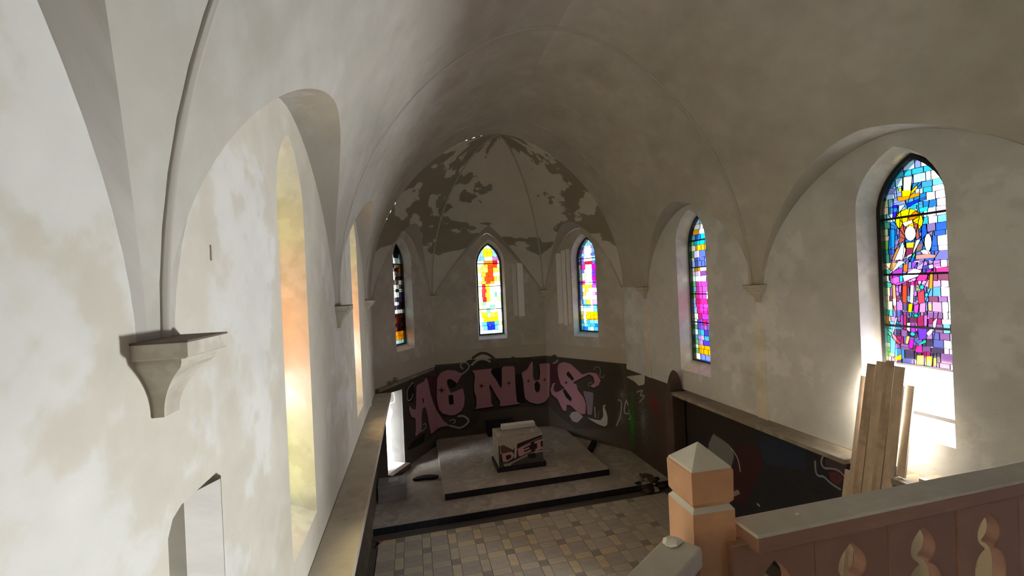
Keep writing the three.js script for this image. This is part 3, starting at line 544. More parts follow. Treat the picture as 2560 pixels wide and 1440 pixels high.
const MADONNA = [                                               // pieces of the large window: outline, colour, gain
  [GA, ell(575, 1060, 70, 92), ...WHT], [GA, [[520, 1180], [625, 1168], [615, 1238], [525, 1238]], '#ffd21c', 1.4], [GA, [[475, 930], [600, 888], [608, 928], [505, 978]], '#ffd9c8', 1.3],
  [GA, [[550, 860], [640, 775], [695, 830], [620, 890], [560, 895]], '#e57a00', 1.1], [GA, [[470, 955], [525, 970], [505, 1150], [430, 1190], [440, 1020]], '#b0544a', 1], [GA, [[610, 915], [670, 950], [690, 1110], [650, 1150], [640, 980]], '#b5564a', 1],
  [GA, ell(562, 905, 172, 150, 16), '#ffe000', 1.3],
  [GA, ell(795, 1170, 46, 110), ...WHT], [GA, [[700, 1275], [800, 1255], [840, 1310], [730, 1318]], ...WHT],
  [GA, [[490, 365], [600, 355], [578, 530], [485, 530]], '#fff09a', 1.8], [GA, [[468, 530], [590, 530], [570, 595], [470, 605]], '#ffd400', 1.4], [GA, [[588, 530], [655, 458], [668, 488], [575, 590]], '#ffc800', 1.3], [GA, [[420, 508], [472, 498], [472, 532], [428, 535]], '#ffc400', 1.2], [GA, [[410, 610], [690, 552], [690, 592], [480, 658], [415, 652]], '#f78a00', 1.2],
  [GA, [[520, 690], [665, 640], [700, 655], [540, 740]], '#1029d6', 1.1], [GA, [[505, 722], [670, 670], [682, 702], [515, 742]], '#19d4ff', 1.3], [GA, [[355, 715], [410, 705], [420, 745], [355, 745]], '#2413d8', 1.1],
  [GA, [[320, 1010], [385, 1018], [382, 1230], [300, 1262]], '#0d86ea', 1.2], [GA, [[715, 960], [770, 940], [785, 1060], [712, 1140]], '#1257e0', 1.2], [GA, [[360, 800], [410, 790], [395, 870], [355, 890]], '#3a18c8', 1], [GA, [[680, 750], [800, 720], [790, 780], [690, 800]], '#19d9f2', 1.3],
  [GA, [[478, 1160], [520, 1262], [490, 1380], [380, 1390], [440, 1270]], ...WHT], [GA, [[345, 1390], [400, 1255], [475, 1200], [440, 1290], [380, 1390]], '#c98648', 1], [GA, [[525, 1242], [620, 1238], [600, 1310], [515, 1345]], '#8e2a52', 1], [GA, [[640, 1140], [702, 1138], [610, 1320], [515, 1382]], ...CRM], [GA, [[565, 1312], [640, 1308], [630, 1352], [570, 1355]], '#18c08a', 1.1], [GA, [[660, 1190], [740, 1178], [722, 1260], [640, 1300]], '#8a6a62', 1], [GA, [[640, 1330], [800, 1312], [900, 1330], [880, 1362], [640, 1382]], '#e58c80', 1.2],
  [GB, [[330, 120], [400, 130], [340, 230], [308, 205]], '#c98648', 1], [GB, [[298, 275], [345, 190], [410, 108], [492, 118]], ...WHT], [GB, [[466, 285], [600, 198], [692, 222], [650, 290], [480, 352]], ...WHT], [GB, [[425, 290], [468, 288], [465, 352], [428, 362]], '#19d9e6', 1.2], [GB, [[330, 240], [470, 180], [462, 272], [340, 312]], '#8b2f9a', 1], [GB, [[310, 280], [430, 300], [560, 332], [400, 402], [318, 372]], '#b04cae', 1.1], [GB, [[468, 160], [532, 130], [520, 242], [470, 232]], '#d9601c', 1],
  [GB, [[572, 120], [640, 118], [600, 200], [570, 200]], '#7a3ed0', 1], [GB, [[640, 150], [722, 110], [700, 202], [630, 212]], '#9a80c0', 1.1], [GB, [[770, 162], [830, 148], [832, 192], [780, 198]], '#c8ffff', 1.8], [GB, [[745, 232], [822, 198], [780, 272], [745, 272]], '#d010d8', 1.1], [GB, [[700, 172], [830, 130], [822, 202], [700, 262]], '#3a3f8a', 0.9], [GB, [[790, 240], [832, 230], [825, 440], [775, 440]], '#e07a14', 1.1],
  [GB, [[335, 390], [378, 400], [387, 560], [345, 560]], '#d08a60', 1.1], [GB, [[345, 562], [387, 555], [387, 642], [350, 642]], ...WHT], [GB, [[355, 642], [390, 642], [392, 705], [362, 705]], '#c4686c', 1], [GB, [[460, 410], [517, 400], [517, 612], [460, 602]], '#e0381c', 1.1], [GB, [[415, 410], [452, 400], [446, 492], [415, 482]], '#a060d0', 1], [GB, [[558, 400], [602, 400], [590, 622], [548, 602]], '#ffeaf0', 1.6], [GB, [[535, 622], [587, 622], [575, 722], [528, 722]], '#e8d000', 1.2],
  [GB, ell(695, 422, 28, 25, 8), '#10d8c0', 1.2], [GB, ell(750, 515, 22, 24, 8), '#30c0e8', 1.2], [GB, [[640, 500], [722, 450], [732, 602], [650, 622]], '#d83040', 1.1], [GB, [[620, 400], [690, 380], [682, 472], [620, 472]], '#7c8468', 1], [GB, [[598, 642], [660, 622], [650, 732], [598, 732]], '#d83a98', 1.1], [GB, [[668, 622], [742, 612], [737, 722], [663, 722]], '#f070c8', 1.2], [GB, [[765, 620], [817, 620], [817, 712], [770, 702]], '#d8a068', 1.1],
  [GB, [[255, 770], [302, 760], [297, 902], [255, 902]], '#d0942c', 1], [GB, [[335, 972], [380, 792], [402, 788], [350, 982]], '#f4dce4', 1.5], [GB, [[440, 760], [470, 750], [472, 930], [438, 902]], '#a858c8', 1], [GB, [[472, 760], [512, 760], [512, 922], [474, 932]], '#c43070', 1], [GB, [[518, 850], [560, 850], [552, 960], [515, 932]], ...WHT], [GB, [[560, 860], [612, 860], [622, 960], [562, 968]], '#b83ae0', 1.1], [GB, ell(585, 985, 32, 22, 8), '#20d8c8', 1.3], [GB, ell(445, 855, 24, 22, 8), '#40d0c0', 1.2], [GB, ell(625, 765, 30, 20, 8), '#18c890', 1.1],
  [GB, [[640, 780], [718, 760], [720, 882], [640, 902]], '#b42a62', 1], [GB, [[720, 760], [762, 760], [757, 882], [718, 890]], '#e070e0', 1.1], [GB, [[645, 930], [760, 892], [750, 1040], [660, 1052]], '#7638e8', 1.1], [GB, [[830, 840], [882, 790], [862, 900], [825, 960]], ...WHT], [GB, [[825, 905], [845, 945], [770, 1012], [750, 975]], ...WHT], [GB, [[514, 1010], [552, 1010], [532, 1102], [498, 1102]], '#ffd060', 1.4],
  [GB, [[330, 992], [362, 988], [440, 1082], [430, 1122], [350, 1042]], '#c4505c', 1], [GB, [[315, 1050], [382, 1062], [372, 1212], [315, 1202]], '#4098dc', 1.1], [GB, [[650, 1110], [740, 1050], [752, 1082], [665, 1122]], '#10e0a0', 1.2], [GB, [[545, 1050], [602, 1050], [585, 1162], [538, 1152]], '#e020d0', 1.1], [GB, [[625, 1122], [700, 1112], [702, 1212], [620, 1202]], '#e030a0', 1.1],
  [GB, [[360, 1272], [450, 1222], [452, 1292], [380, 1302]], '#ffcc00', 1.3], [GB, [[636, 1240], [722, 1240], [722, 1352], [633, 1352]], '#ffe244', 1.4], [GB, [[748, 1250], [822, 1250], [817, 1362], [748, 1362]], '#ffe800', 1.4], [GB, [[835, 1270], [872, 1270], [872, 1366], [830, 1362]], '#ffd800', 1.3],
];
const pickOf = (list) => list[Math.floor(rnd() * list.length)];
// colour of the plain ground pieces: x from -1 (left as seen) to 1, y from 0 (bottom) to 1 (top)
const DESIGN = {
  madonna: (x, y) => x < -0.78 ? pickOf([['#cfe8a0', 1], ['#f0dcb4', 1.1], ['#58b89a', 0.9], ['#dfe8c8', 1.2], ['#8ed060', 1]]) : x > 0.62 ? pickOf([['#ffffff', 2.6], ['#dffcff', 2.2], ['#70e0f0', 1.4], ['#f0c8f0', 1.5]]) : y > 0.66 ? (x > 0.35 && rnd() < 0.6 ? ['#ffffff', 2.2] : pickOf([['#4aa8d8', 1], ['#2a80c8', 1], ['#78b8e0', 1.2], ['#8a9ae0', 1.1], ['#30b8d8', 1.1], ['#a8d4ec', 1.4]])) : y > 0.5 ? pickOf([['#2a6ad0', 1], ['#3a90d8', 1], ['#7a80c8', 1], ['#8a7ab0', 1]]) : pickOf([['#6a70c0', 1], ['#8a5a9a', 0.9], ['#5a4a70', 0.8], ['#9a68a8', 1], ['#4a90c8', 1], ['#7a3a5a', 0.9], ['#b080b8', 1.1], ['#b02a78', 1]]),
  purple: (x, y) => x < -0.62 ? pickOf([['#d8ecd8', 1.4], ['#e8e8c8', 1.4], ['#70b8c8', 1], ['#a8c8e8', 1.3], ['#80c878', 1]]) : x > 0.8 ? pickOf([['#ffe8ff', 1.8], ['#e8c8f0', 1.4]]) : y > 0.92 ? ['#b8d8f0', 1.4] : y > 0.86 ? pickOf([['#f0a818', 1.3], ['#30b0e0', 1.1], ['#e8e8e0', 1.5]]) : y > 0.80 ? pickOf([['#10b8e0', 1.2], ['#2a68c8', 1]]) : y > 0.76 ? ['#f0a010', 1.3] : y > 0.66 ? pickOf([['#e8d0f4', 1.7], ['#a04aa0', 1], ['#5a70d0', 1]]) : y > 0.61 ? (Math.abs(x) < 0.4 ? ['#ffe08a', 1.8] : ['#e09010', 1.2]) : y > 0.42 ? pickOf([['#c040a8', 1], ['#e8c8f0', 1.6], ['#d83090', 1.1], ['#ffffff', 2], ['#904aa0', 0.9]]) : y > 0.2 ? pickOf([['#d81e6a', 1.1], ['#b038e0', 1.1], ['#e82898', 1.2], ['#7a4ad8', 1], ['#a06ac0', 1]]) : y > 0.1 ? pickOf([['#40a8c8', 1], ['#4838b0', 1], ['#b890d8', 1.2]]) : y > 0.06 ? ['#ff9a00', 1.3] : pickOf([['#a8d8f8', 1.5], ['#6a80f0', 1.1], ['#e0e0a8', 1.3]]),
  centre: (x, y) => y > 0.93 ? pickOf([['#a8d8f0', 1.5], ['#d8f0f8', 1.8]]) : y > 0.87 ? (Math.abs(x) < 0.45 ? ['#ffc018', 1.4] : ['#90c4e8', 1.2]) : y > 0.8 ? (Math.abs(x) < 0.3 ? ['#fff4e8', 2.4] : pickOf([['#5aa0e0', 1.1], ['#80b8e8', 1.2], ['#b080b0', 1.1]])) : y > 0.75 ? (x > 0.25 && x < 0.8 ? ['#e01820', 1.2] : pickOf([['#f08018', 1.3], ['#f8d8b8', 1.6]])) : Math.abs(x) > 0.76 ? pickOf([['#c8ecdc', 1.5], ['#e8d8f4', 1.5], ['#ffffff', 2.2], ['#d8e878', 1.2], ['#b8d4f0', 1.4]]) : y > 0.55 ? (Math.abs(x - 0.1 - (y - 0.65) * 2.4) < 0.28 ? ['#e84a10', 1.2] : pickOf([['#f8d060', 1.4], ['#e8c030', 1.2], ['#fff0c8', 1.8], ['#f0a828', 1.2], ['#d8d848', 1.2]])) : y > 0.34 ? (x < -0.3 && x > -0.68 ? ['#e81018', 1.2] : x < 0.05 ? pickOf([['#ffc418', 1.3], ['#f89818', 1.3]]) : x < 0.5 ? pickOf([['#f0f498', 1.6], ['#fffce0', 1.8]]) : pickOf([['#50c088', 1.1], ['#d898b8', 1.3], ['#e0f0f0', 1.6]])) : y > 0.24 ? pickOf([['#f4f0a8', 1.6], ['#70c890', 1.1], ['#e8d8e8', 1.5], ['#fffbe0', 1.8]]) : y > 0.17 ? pickOf([['#f0a818', 1.2], ['#8ac8e8', 1.2], ['#e8b840', 1.3]]) : y > 0.11 ? (x > -0.5 ? ['#ffa008', 1.4] : ['#a8d8e0', 1.3]) : y > 0.05 ? (Math.abs(x - 0.05) < 0.3 ? ['#1c38f0', 1.2] : pickOf([['#50b0e0', 1.2], ['#78c8e8', 1.3]])) : pickOf([['#f0f4e0', 1.8], ['#c0e8f0', 1.5]]),
  magenta: (x, y) => y > 0.92 ? pickOf([['#a8d4ec', 1.4], ['#80c0e0', 1.2]]) : y > 0.84 ? (Math.abs(x) < 0.4 ? ['#fff0ec', 2.2] : pickOf([['#68a8d8', 1.1], ['#a078c8', 1.1]])) : y > 0.77 ? (Math.abs(x) < 0.25 ? ['#ffffff', 2.4] : pickOf([['#7078d0', 1], ['#88c8e8', 1.2]])) : y > 0.72 ? (Math.abs(x) < 0.4 ? ['#e81830', 1.2] : ['#9060d0', 1]) : y > 0.5 ? (Math.abs(x) < 0.35 ? ['#fff4f4', 2.3] : x > 0.35 ? pickOf([['#f008a8', 1.2], ['#8a30f0', 1.1], ['#f040c0', 1.2]]) : pickOf([['#a8c0f0', 1.2], ['#e03090', 1.1], ['#c8e0b0', 1.3], ['#8070d8', 1]])) : y > 0.3 ? (x < -0.5 ? pickOf([['#70a0e0', 1.1], ['#c0c8e8', 1.3]]) : x > 0.4 ? pickOf([['#9a50e8', 1.1], ['#d088e8', 1.2], ['#fff0ff', 2]]) : pickOf([['#ffe828', 1.4], ['#fff8d0', 2], ['#f8a030', 1.3], ['#f0d8b0', 1.6]])) : y > 0.2 ? pickOf([['#3848e0', 1.1], ['#ffffff', 2], ['#58a8e8', 1.2]]) : y > 0.1 ? (x > -0.3 ? ['#ff9800', 1.4] : pickOf([['#f8c848', 1.3], ['#e8f0b0', 1.5]])) : pickOf([['#1c78e8', 1.2], ['#40b8f0', 1.3], ['#80e0f8', 1.4], ['#d8f0f8', 1.6]]),
  dark: (x, y) => y > 0.93 ? ['#202428', 0.6] : y > 0.8 ? (rnd() < 0.6 ? ['#c8e0d8', 1.1] : ['#181818', 0.5]) : y > 0.7 ? pickOf([['#b06020', 0.9], ['#a09080', 0.8], ['#382018', 0.6]]) : y > 0.55 ? (rnd() < 0.45 ? ['#e8ece4', 1.3] : pickOf([['#403848', 0.6], ['#887060', 0.7]])) : y > 0.3 ? (rnd() < 0.5 ? ['#d8f0e4', 1.3] : pickOf([['#584068', 0.6], ['#302028', 0.5]])) : y > 0.1 ? pickOf([['#782818', 0.7], ['#501810', 0.6], ['#281010', 0.6]]) : y > 0.055 ? ['#f0900c', 1.2] : ['#a8e0dc', 1.3],
  amber: (x, y) => y > 0.72 ? pickOf([['#ffe878', 3.2], ['#f8ec98', 3.2]]) : y > 0.42 ? pickOf([['#ffae58', 3.4], ['#ffa24c', 3.2], ['#ffc070', 3.6], ['#fcb488', 3.2]]) : y > 0.25 ? pickOf([['#ffdcb8', 5.5], ['#ffe8d0', 6], ['#ffc878', 5]]) : pickOf([['#f4ec98', 3], ['#ffcc80', 2.8], ['#f0e4b8', 3]]),
};
const LABELS = {
  madonna: 'tall stained glass window on the right wall, haloed veiled figure above a clear lower pane',
  purple: 'narrow purple and blue stained glass window farther along the right wall',
  centre: 'central apse stained glass window, yellow and red figure with a blue bottom',
  magenta: 'apse stained glass window with magenta robes, beside upright white boards',
  dark: 'dark stained glass window seen edge-on at the left of the apse',
};
WIN.forEach((w, n) => {
  const { f, a, o, id, d } = w, g = new THREE.Group(); g.name = 'window_' + (n + 1); g.position.copy(f.at(a, o.out[0][1], 0)); scene.add(g);
  g.userData = { kind: 'structure', label: id === 'clear' ? 'unseen arched window added in the back wall to light the loft' : n > 6 ? (n === 7 ? 'stained glass window on the right wall beside the loft' : 'stained glass window on the left wall beside the loft') : LABELS[id] ?? (n === 5 ? 'deep-set window on the left wall with a glowing amber jamb, nearer one' : 'deep-set window on the left wall with an amber jamb, farther one') };
  part(g, 'reveal', loft(f, shiftA(o.out, a), 0, shiftA(o.inn, a), d), M.reveal);
  const half = o.inn[1][0], sill = o.inn[0][1], apex = Math.max(...o.inn.map((q) => q[1])), spring = o.inn[2][1], fw = id === 'madonna' ? 0.045 : 0.028;
  const gl = pointed(half - fw, sill + fw, spring, apex - fw * 1.2), split = id === 'madonna' ? -1.2 : sill + fw;
  const fr = part(g, 'frame', slab(f, shiftA(o.inn, a), [shiftA(gl, a)], d - 0.05, d + 0.03), id === 'clear' ? M.reveal : M.iron);
  if (id === 'clear') { part(g, 'pane', slab(f, shiftA(gl, a), [], d, d + 0.004), new THREE.MeshPhysicalMaterial({ color: 0xffffff, transmission: 1, thickness: 0, roughness: 0.03, side: THREE.DoubleSide })); return; }
  const bars = { madonna: [0.66, -0.06, -0.72, -1.2], purple: [0.83, 0.25, -0.33, -0.95], centre: [0.80, 0.06, -0.68], magenta: [0.78, 0.04, -0.66], dark: [0.78, 0.04, -0.66], amber: [0.8, 0.1, -0.6, -1.2] }[id];
  const bar = (b, t) => slab(f, [[a - half, b - t], [a + half, b - t], [a + half, b + t], [a - half, b + t]], [], d - 0.022, d + 0.012);
  for (const b of bars) part(g, 'saddle_bar', bar(b, id === 'madonna' ? 0.013 : 0.011), M.iron);
  const outline = ccw(shiftA(gl, a).filter(([x, y], i) => i > 1 || true));
  const flip = f === FR ? -1 : 1, pieces = [], put = (poly, c) => { if (poly.length > 2 && Math.abs(area(poly)) > 1e-6) pieces.push([poly, c]); };
  const top = split > sill + fw ? clip(outline, [a - 2, split], [a + 2, split]) : outline;
  const figs = [];
  if (id === 'madonna') for (const [T, pts, hex, gain] of MADONNA) {
    const K = ccw(hull(pts.map(([x, y]) => f.hit(T[0] + x / T[2], T[1] + y / T[2], d))));
    let list = [within(K, top)].filter((p) => p.length);
    for (const q of figs) list = list.flatMap((p) => minus(p, q));
    list.forEach((p) => put(p, [hex, gain])); figs.push(K);
  }
  const rows = { madonna: 30, purple: 28, centre: 22, magenta: 24, dark: 24, amber: 8 }[id], cols = { madonna: 8, purple: 5, centre: 6, magenta: 6, dark: 4, amber: 2 }[id];
  const lo = split, H = apex - lo, ys = [lo - 0.01]; for (let r = 1; r < rows; r++) ys.push(lo + H * (r + rr(-0.22, 0.22)) / rows); ys.push(apex + 0.01);
  for (let r = 0; r < rows; r++) {
    const xs = [-half - 0.01]; for (let c = 1; c < cols; c++) xs.push(half * (2 * (c + rr(-0.28, 0.28)) / cols - 1)); xs.push(half + 0.01);
    for (let c = 0; c < cols; c++) {
      const sk = rr(-0.012, 0.012), cell = within([[a + xs[c], ys[r] + sk * 0.5], [a + xs[c + 1], ys[r] - sk * 0.5], [a + xs[c + 1], ys[r + 1] - sk * 0.5], [a + xs[c], ys[r + 1] + sk * 0.5]], top);
      if (!cell.length) continue;
      const col = DESIGN[id](flip * (xs[c] + xs[c + 1]) / 2 / half, ((ys[r] + ys[r + 1]) / 2 - lo) / H);
      let list = [cell]; for (const q of figs) list = list.flatMap((p) => minus(p, q));
      list.forEach((p) => put(p, col));
    }
  }
  if (split > sill + fw) { const cl = clip(outline, [a - 2, split], [a + 2, split], false); part(g, 'clear_pane', paneGeo(f, cl, d), new THREE.MeshPhysicalMaterial({ color: 0xffffff, transmission: 1, thickness: 0, roughness: 0.03, ior: 1.5, side: THREE.DoubleSide }), 'clear lower pane'); }
  function paneGeo(ff, poly, dd) { const pos = []; for (let i = 1; i < poly.length - 1; i++) for (const v of [poly[0], poly[i], poly[i + 1]]) { const q = ff.at(v[0], v[1], dd); pos.push(q.x, q.y, q.z); } const q = new THREE.BufferGeometry(); q.setAttribute('position', new THREE.Float32BufferAttribute(pos, 3)); q.computeVertexNormals(); q.setAttribute('uv', new THREE.Float32BufferAttribute(new Float32Array(pos.length / 3 * 2), 2)); return q; }
  pieces.sort((p, q) => Math.abs(area(q[0])) - Math.abs(area(p[0])));
  const chips = {}, lead = [], tl = id === 'madonna' ? 0.0016 : 0.0022;
  pieces.forEach(([poly, [hex, gain]], k) => {
    const below = (poly.reduce((s, v) => s + v[1], 0) / poly.length) < 0.1 ? 1.7 : 1, geo = paneGeo(f, poly, d), m = glass(hex, gain * below * (id === 'purple' ? 1.9 : 1.35) * (n === 8 ? 2.4 : 1));
    if (k < 296) part(g, 'pane', geo, m); else (chips[hex + '|' + gain * below] ??= [m, []])[1].push(geo);
    for (let i = 0; i < poly.length; i++) {
      const p = poly[i], q = poly[(i + 1) % poly.length], L = Math.hypot(q[0] - p[0], q[1] - p[1]); if (L < 0.004) continue;
      const nx = -(q[1] - p[1]) / L * tl, ny = (q[0] - p[0]) / L * tl, pos = [];
      const v = [[p[0] + nx, p[1] + ny], [q[0] + nx, q[1] + ny], [q[0] - nx, q[1] - ny], [p[0] - nx, p[1] - ny]], F = v.map((t) => f.at(t[0], t[1], d - 0.005)), K = v.map((t) => f.at(t[0], t[1], d + 0.005));
      for (const t of [F[0], F[1], F[2], F[0], F[2], F[3], K[0], K[2], K[1], K[0], K[3], K[2], F[0], K[0], F[1], F[1], K[0], K[1], F[2], K[2], F[3], F[3], K[2], K[3]]) pos.push(t.x, t.y, t.z);
      const e = new THREE.BufferGeometry(); e.setAttribute('position', new THREE.Float32BufferAttribute(pos, 3)); e.computeVertexNormals(); lead.push(plain(e));
    }
  });
  for (const [m, geos] of Object.values(chips)) { const c = part(g, 'glass_chips', geos, m); c.userData.kind = 'stuff'; }
  part(g, 'lead_came', lead, M.lead);
});

// ───────────────────────── loft railing ─────────────────────────
{
  const g = thing('loft_railing', 'brown wooden loft railing of pierced boards with grey handrails and a square capped post', 'railing', P(0.63, -1.55, 0.85));
  const ringed = (cx, cz, wx, wz, rot, rows) => {               // stacked rectangles: [height, inset]
    const pos = [], c = Math.cos(rot), s = Math.sin(rot), ring = ([y, k]) => [[-1, -1], [1, -1], [1, 1], [-1, 1]].map(([i, j]) => { const x = i * Math.max(0.0001, wx / 2 - k), z = j * Math.max(0.0001, wz / 2 - k); return P(cx + x * c - z * s, y, cz + x * s + z * c); });
    for (let i = 0; i < rows.length - 1; i++) { const a = ring(rows[i]), b = ring(rows[i + 1]); for (let k = 0; k < 4; k++) { const l = (k + 1) % 4; for (const v of [a[k], b[k], a[l], a[l], b[k], b[l]]) pos.push(v.x, v.y, v.z); } }
    const q = new THREE.BufferGeometry(); q.setAttribute('position', new THREE.Float32BufferAttribute(pos, 3)); q.computeVertexNormals(); metreUV(q); return q;
  };
  const post = part(g, 'newel_post', ringed(0.624, 0.862, 0.102, 0.10, -0.05, [[-1.55, 0], [-0.512, 0], [-0.502, 0.008], [-0.492, 0.001], [-0.426, 0], [-0.421, 0.003]]), W.newel);
  sub(post, g, 'cap', ringed(0.624, 0.862, 0.102, 0.10, -0.05, [[-0.4215, 0.002], [-0.418, 0.004], [-0.376, 0.049], [-0.375, 0.052]]), W.rail).userData.label = 'dusty pyramid cap';
  sub(post, g, 'groove_dust', ringed(0.624, 0.862, 0.102, 0.10, -0.05, [[-0.5125, -0.0004], [-0.5025, 0.0074]]), W.rail);
  const hr0 = part(g, 'handrail', box(0.69, XR, -0.592, -0.558, 0.767, 0.838, 0.004), W.board);
  sub(hr0, g, 'dusty_top', box(0.688, XR, -0.5585, -0.55, 0.765, 0.840, 0.003), W.rail);
  const l = 1.78, hr = new RoundedBoxGeometry(l, 0.042, 0.074, 2, 0.006); metreUV(hr);
  const ang = Math.atan2(0.53, 0.848);
  hr.translate(-l / 2, 0, 0).rotateY(ang).translate(0.536, EYE - 0.571, -0.798);
  part(g, 'handrail', hr.clone(), W.rail);
  part(g, 'bottom_rail', box(0.69, XR, -1.55, -1.46, 0.775, 0.83, 0.006), W.board);
  // pierced boards
  const bw = 0.2185, mk = () => {
    const s = new THREE.Shape(); s.moveTo(-bw / 2 + 0.002, -1.46); s.lineTo(bw / 2 - 0.002, -1.46); s.lineTo(bw / 2 - 0.002, -0.585); s.lineTo(-bw / 2 + 0.002, -0.585); s.closePath();
    const h = new THREE.Path(); h.moveTo(0, -0.632);
    h.bezierCurveTo(0.022, -0.648, 0.043, -0.665, 0.042, -0.690); h.bezierCurveTo(0.040, -0.712, 0.022, -0.716, 0.018, -0.724); h.bezierCurveTo(0.05, -0.735, 0.06, -0.77, 0.055, -0.80); h.lineTo(0.045, -1.0); h.lineTo(0.02, -1.05);
    h.lineTo(-0.02, -1.05); h.lineTo(-0.045, -1.0); h.lineTo(-0.055, -0.80); h.bezierCurveTo(-0.06, -0.77, -0.05, -0.735, -0.018, -0.724); h.bezierCurveTo(-0.022, -0.716, -0.040, -0.712, -0.042, -0.690); h.bezierCurveTo(-0.043, -0.665, -0.022, -0.648, 0, -0.632);
    s.holes.push(h);
    const q = new THREE.ExtrudeGeometry(s, { depth: 0.024, bevelEnabled: true, bevelThickness: 0.002, bevelSize: 0.002, bevelSegments: 1, curveSegments: 8 });
    return q;
  };
  const bg = mk();
  for (let i = 0; i < 23; i++) {
    const x = 0.758 + i * bw + (i ? 0 : 0), dz = rr(-0.003, 0.003);
    if (x + bw / 2 > XR) break;
    part(g, 'board', bg.clone().translate(x, EYE, -(0.808 + 0.012 + dz)), W.board);
  }
  for (let i = 0; i < 8; i++) { // plain run under the slanting rail
    const q = new RoundedBoxGeometry(0.212, 0.96, 0.026, 1, 0.003); metreUV(q); q.translate(-0.11 - i * 0.2185, 0, 0).rotateY(ang).translate(0.565, EYE - 1.07, -0.808);
    part(g, 'board', q, W.board);
  }
}
// ───────────────────────── planks leaning on the right wall ─────────────────────────
{
  const plank = (label, z0, z1, top, X, mat, foot = FL, th = 0.03) => {
    const slope = 0.205, th_ = Math.atan(slope), L = (top - foot) / Math.cos(th_) - 0.01;
    const q = new RoundedBoxGeometry(th, L, z1 - z0, 1, 0.003); metreUV(q);
    const t = thing('plank', label, 'plank', P(X - slope * (top - foot), foot, (z0 + z1) / 2), 'long planks leaning on the right wall');
    q.translate(-th / 2, L / 2, 0).rotateZ(-th_).translate(0, th * Math.sin(th_) + 0.004, 0);
    const m = shade(new THREE.Mesh(q, mat)); m.name = 'plank_board'; t.add(m); return t;
  };
  // a plank is one mesh: unwrap the group so that the thing itself is the mesh
  const solo = (t) => { const m = t.children[0]; scene.remove(t); m.position.copy(t.position); m.name = t.name; m.userData = { ...t.userData }; scene.add(m); return m; };
  solo(plank('leftmost long plank of the leaning bundle, top lower than its neighbour', 4.3262, 4.42, -1.37, 5.712, W.plank));
  solo(plank('second plank from the left in the leaning bundle below the window', 4.2212, 4.325, -1.19, 5.70, W.plank2));
  solo(plank('third plank of the leaning bundle, a broad one with a stepped top', 4.0962, 4.220, -1.145, 5.718, W.plank));
  solo(plank('fourth plank of the leaning bundle, darkened along one edge', 3.9972, 4.095, -1.12, 5.698, W.plank2));
  solo(plank('rightmost tall plank of the leaning bundle, edge against the open pane', 3.8842, 3.996, -1.17, 5.70, W.plank));
  solo(plank('half-length plank spreading out at the foot of the bundle', 4.445, 4.53, -2.62, 5.52, W.plank));
  solo(plank('short plank standing on a ledge stub in front of the clear pane', 3.795, 3.883, -1.375, 5.698, W.plank, DADO + 0.004));
  const bx = mesh('offcut_block', box(5.42, 5.70, DADO + 0.002, DADO + 0.10, 3.53, 3.63, 0.008), W.plank);
  tag(bx, 'pale offcut block lying on the ledge under the clear pane', 'block');
}
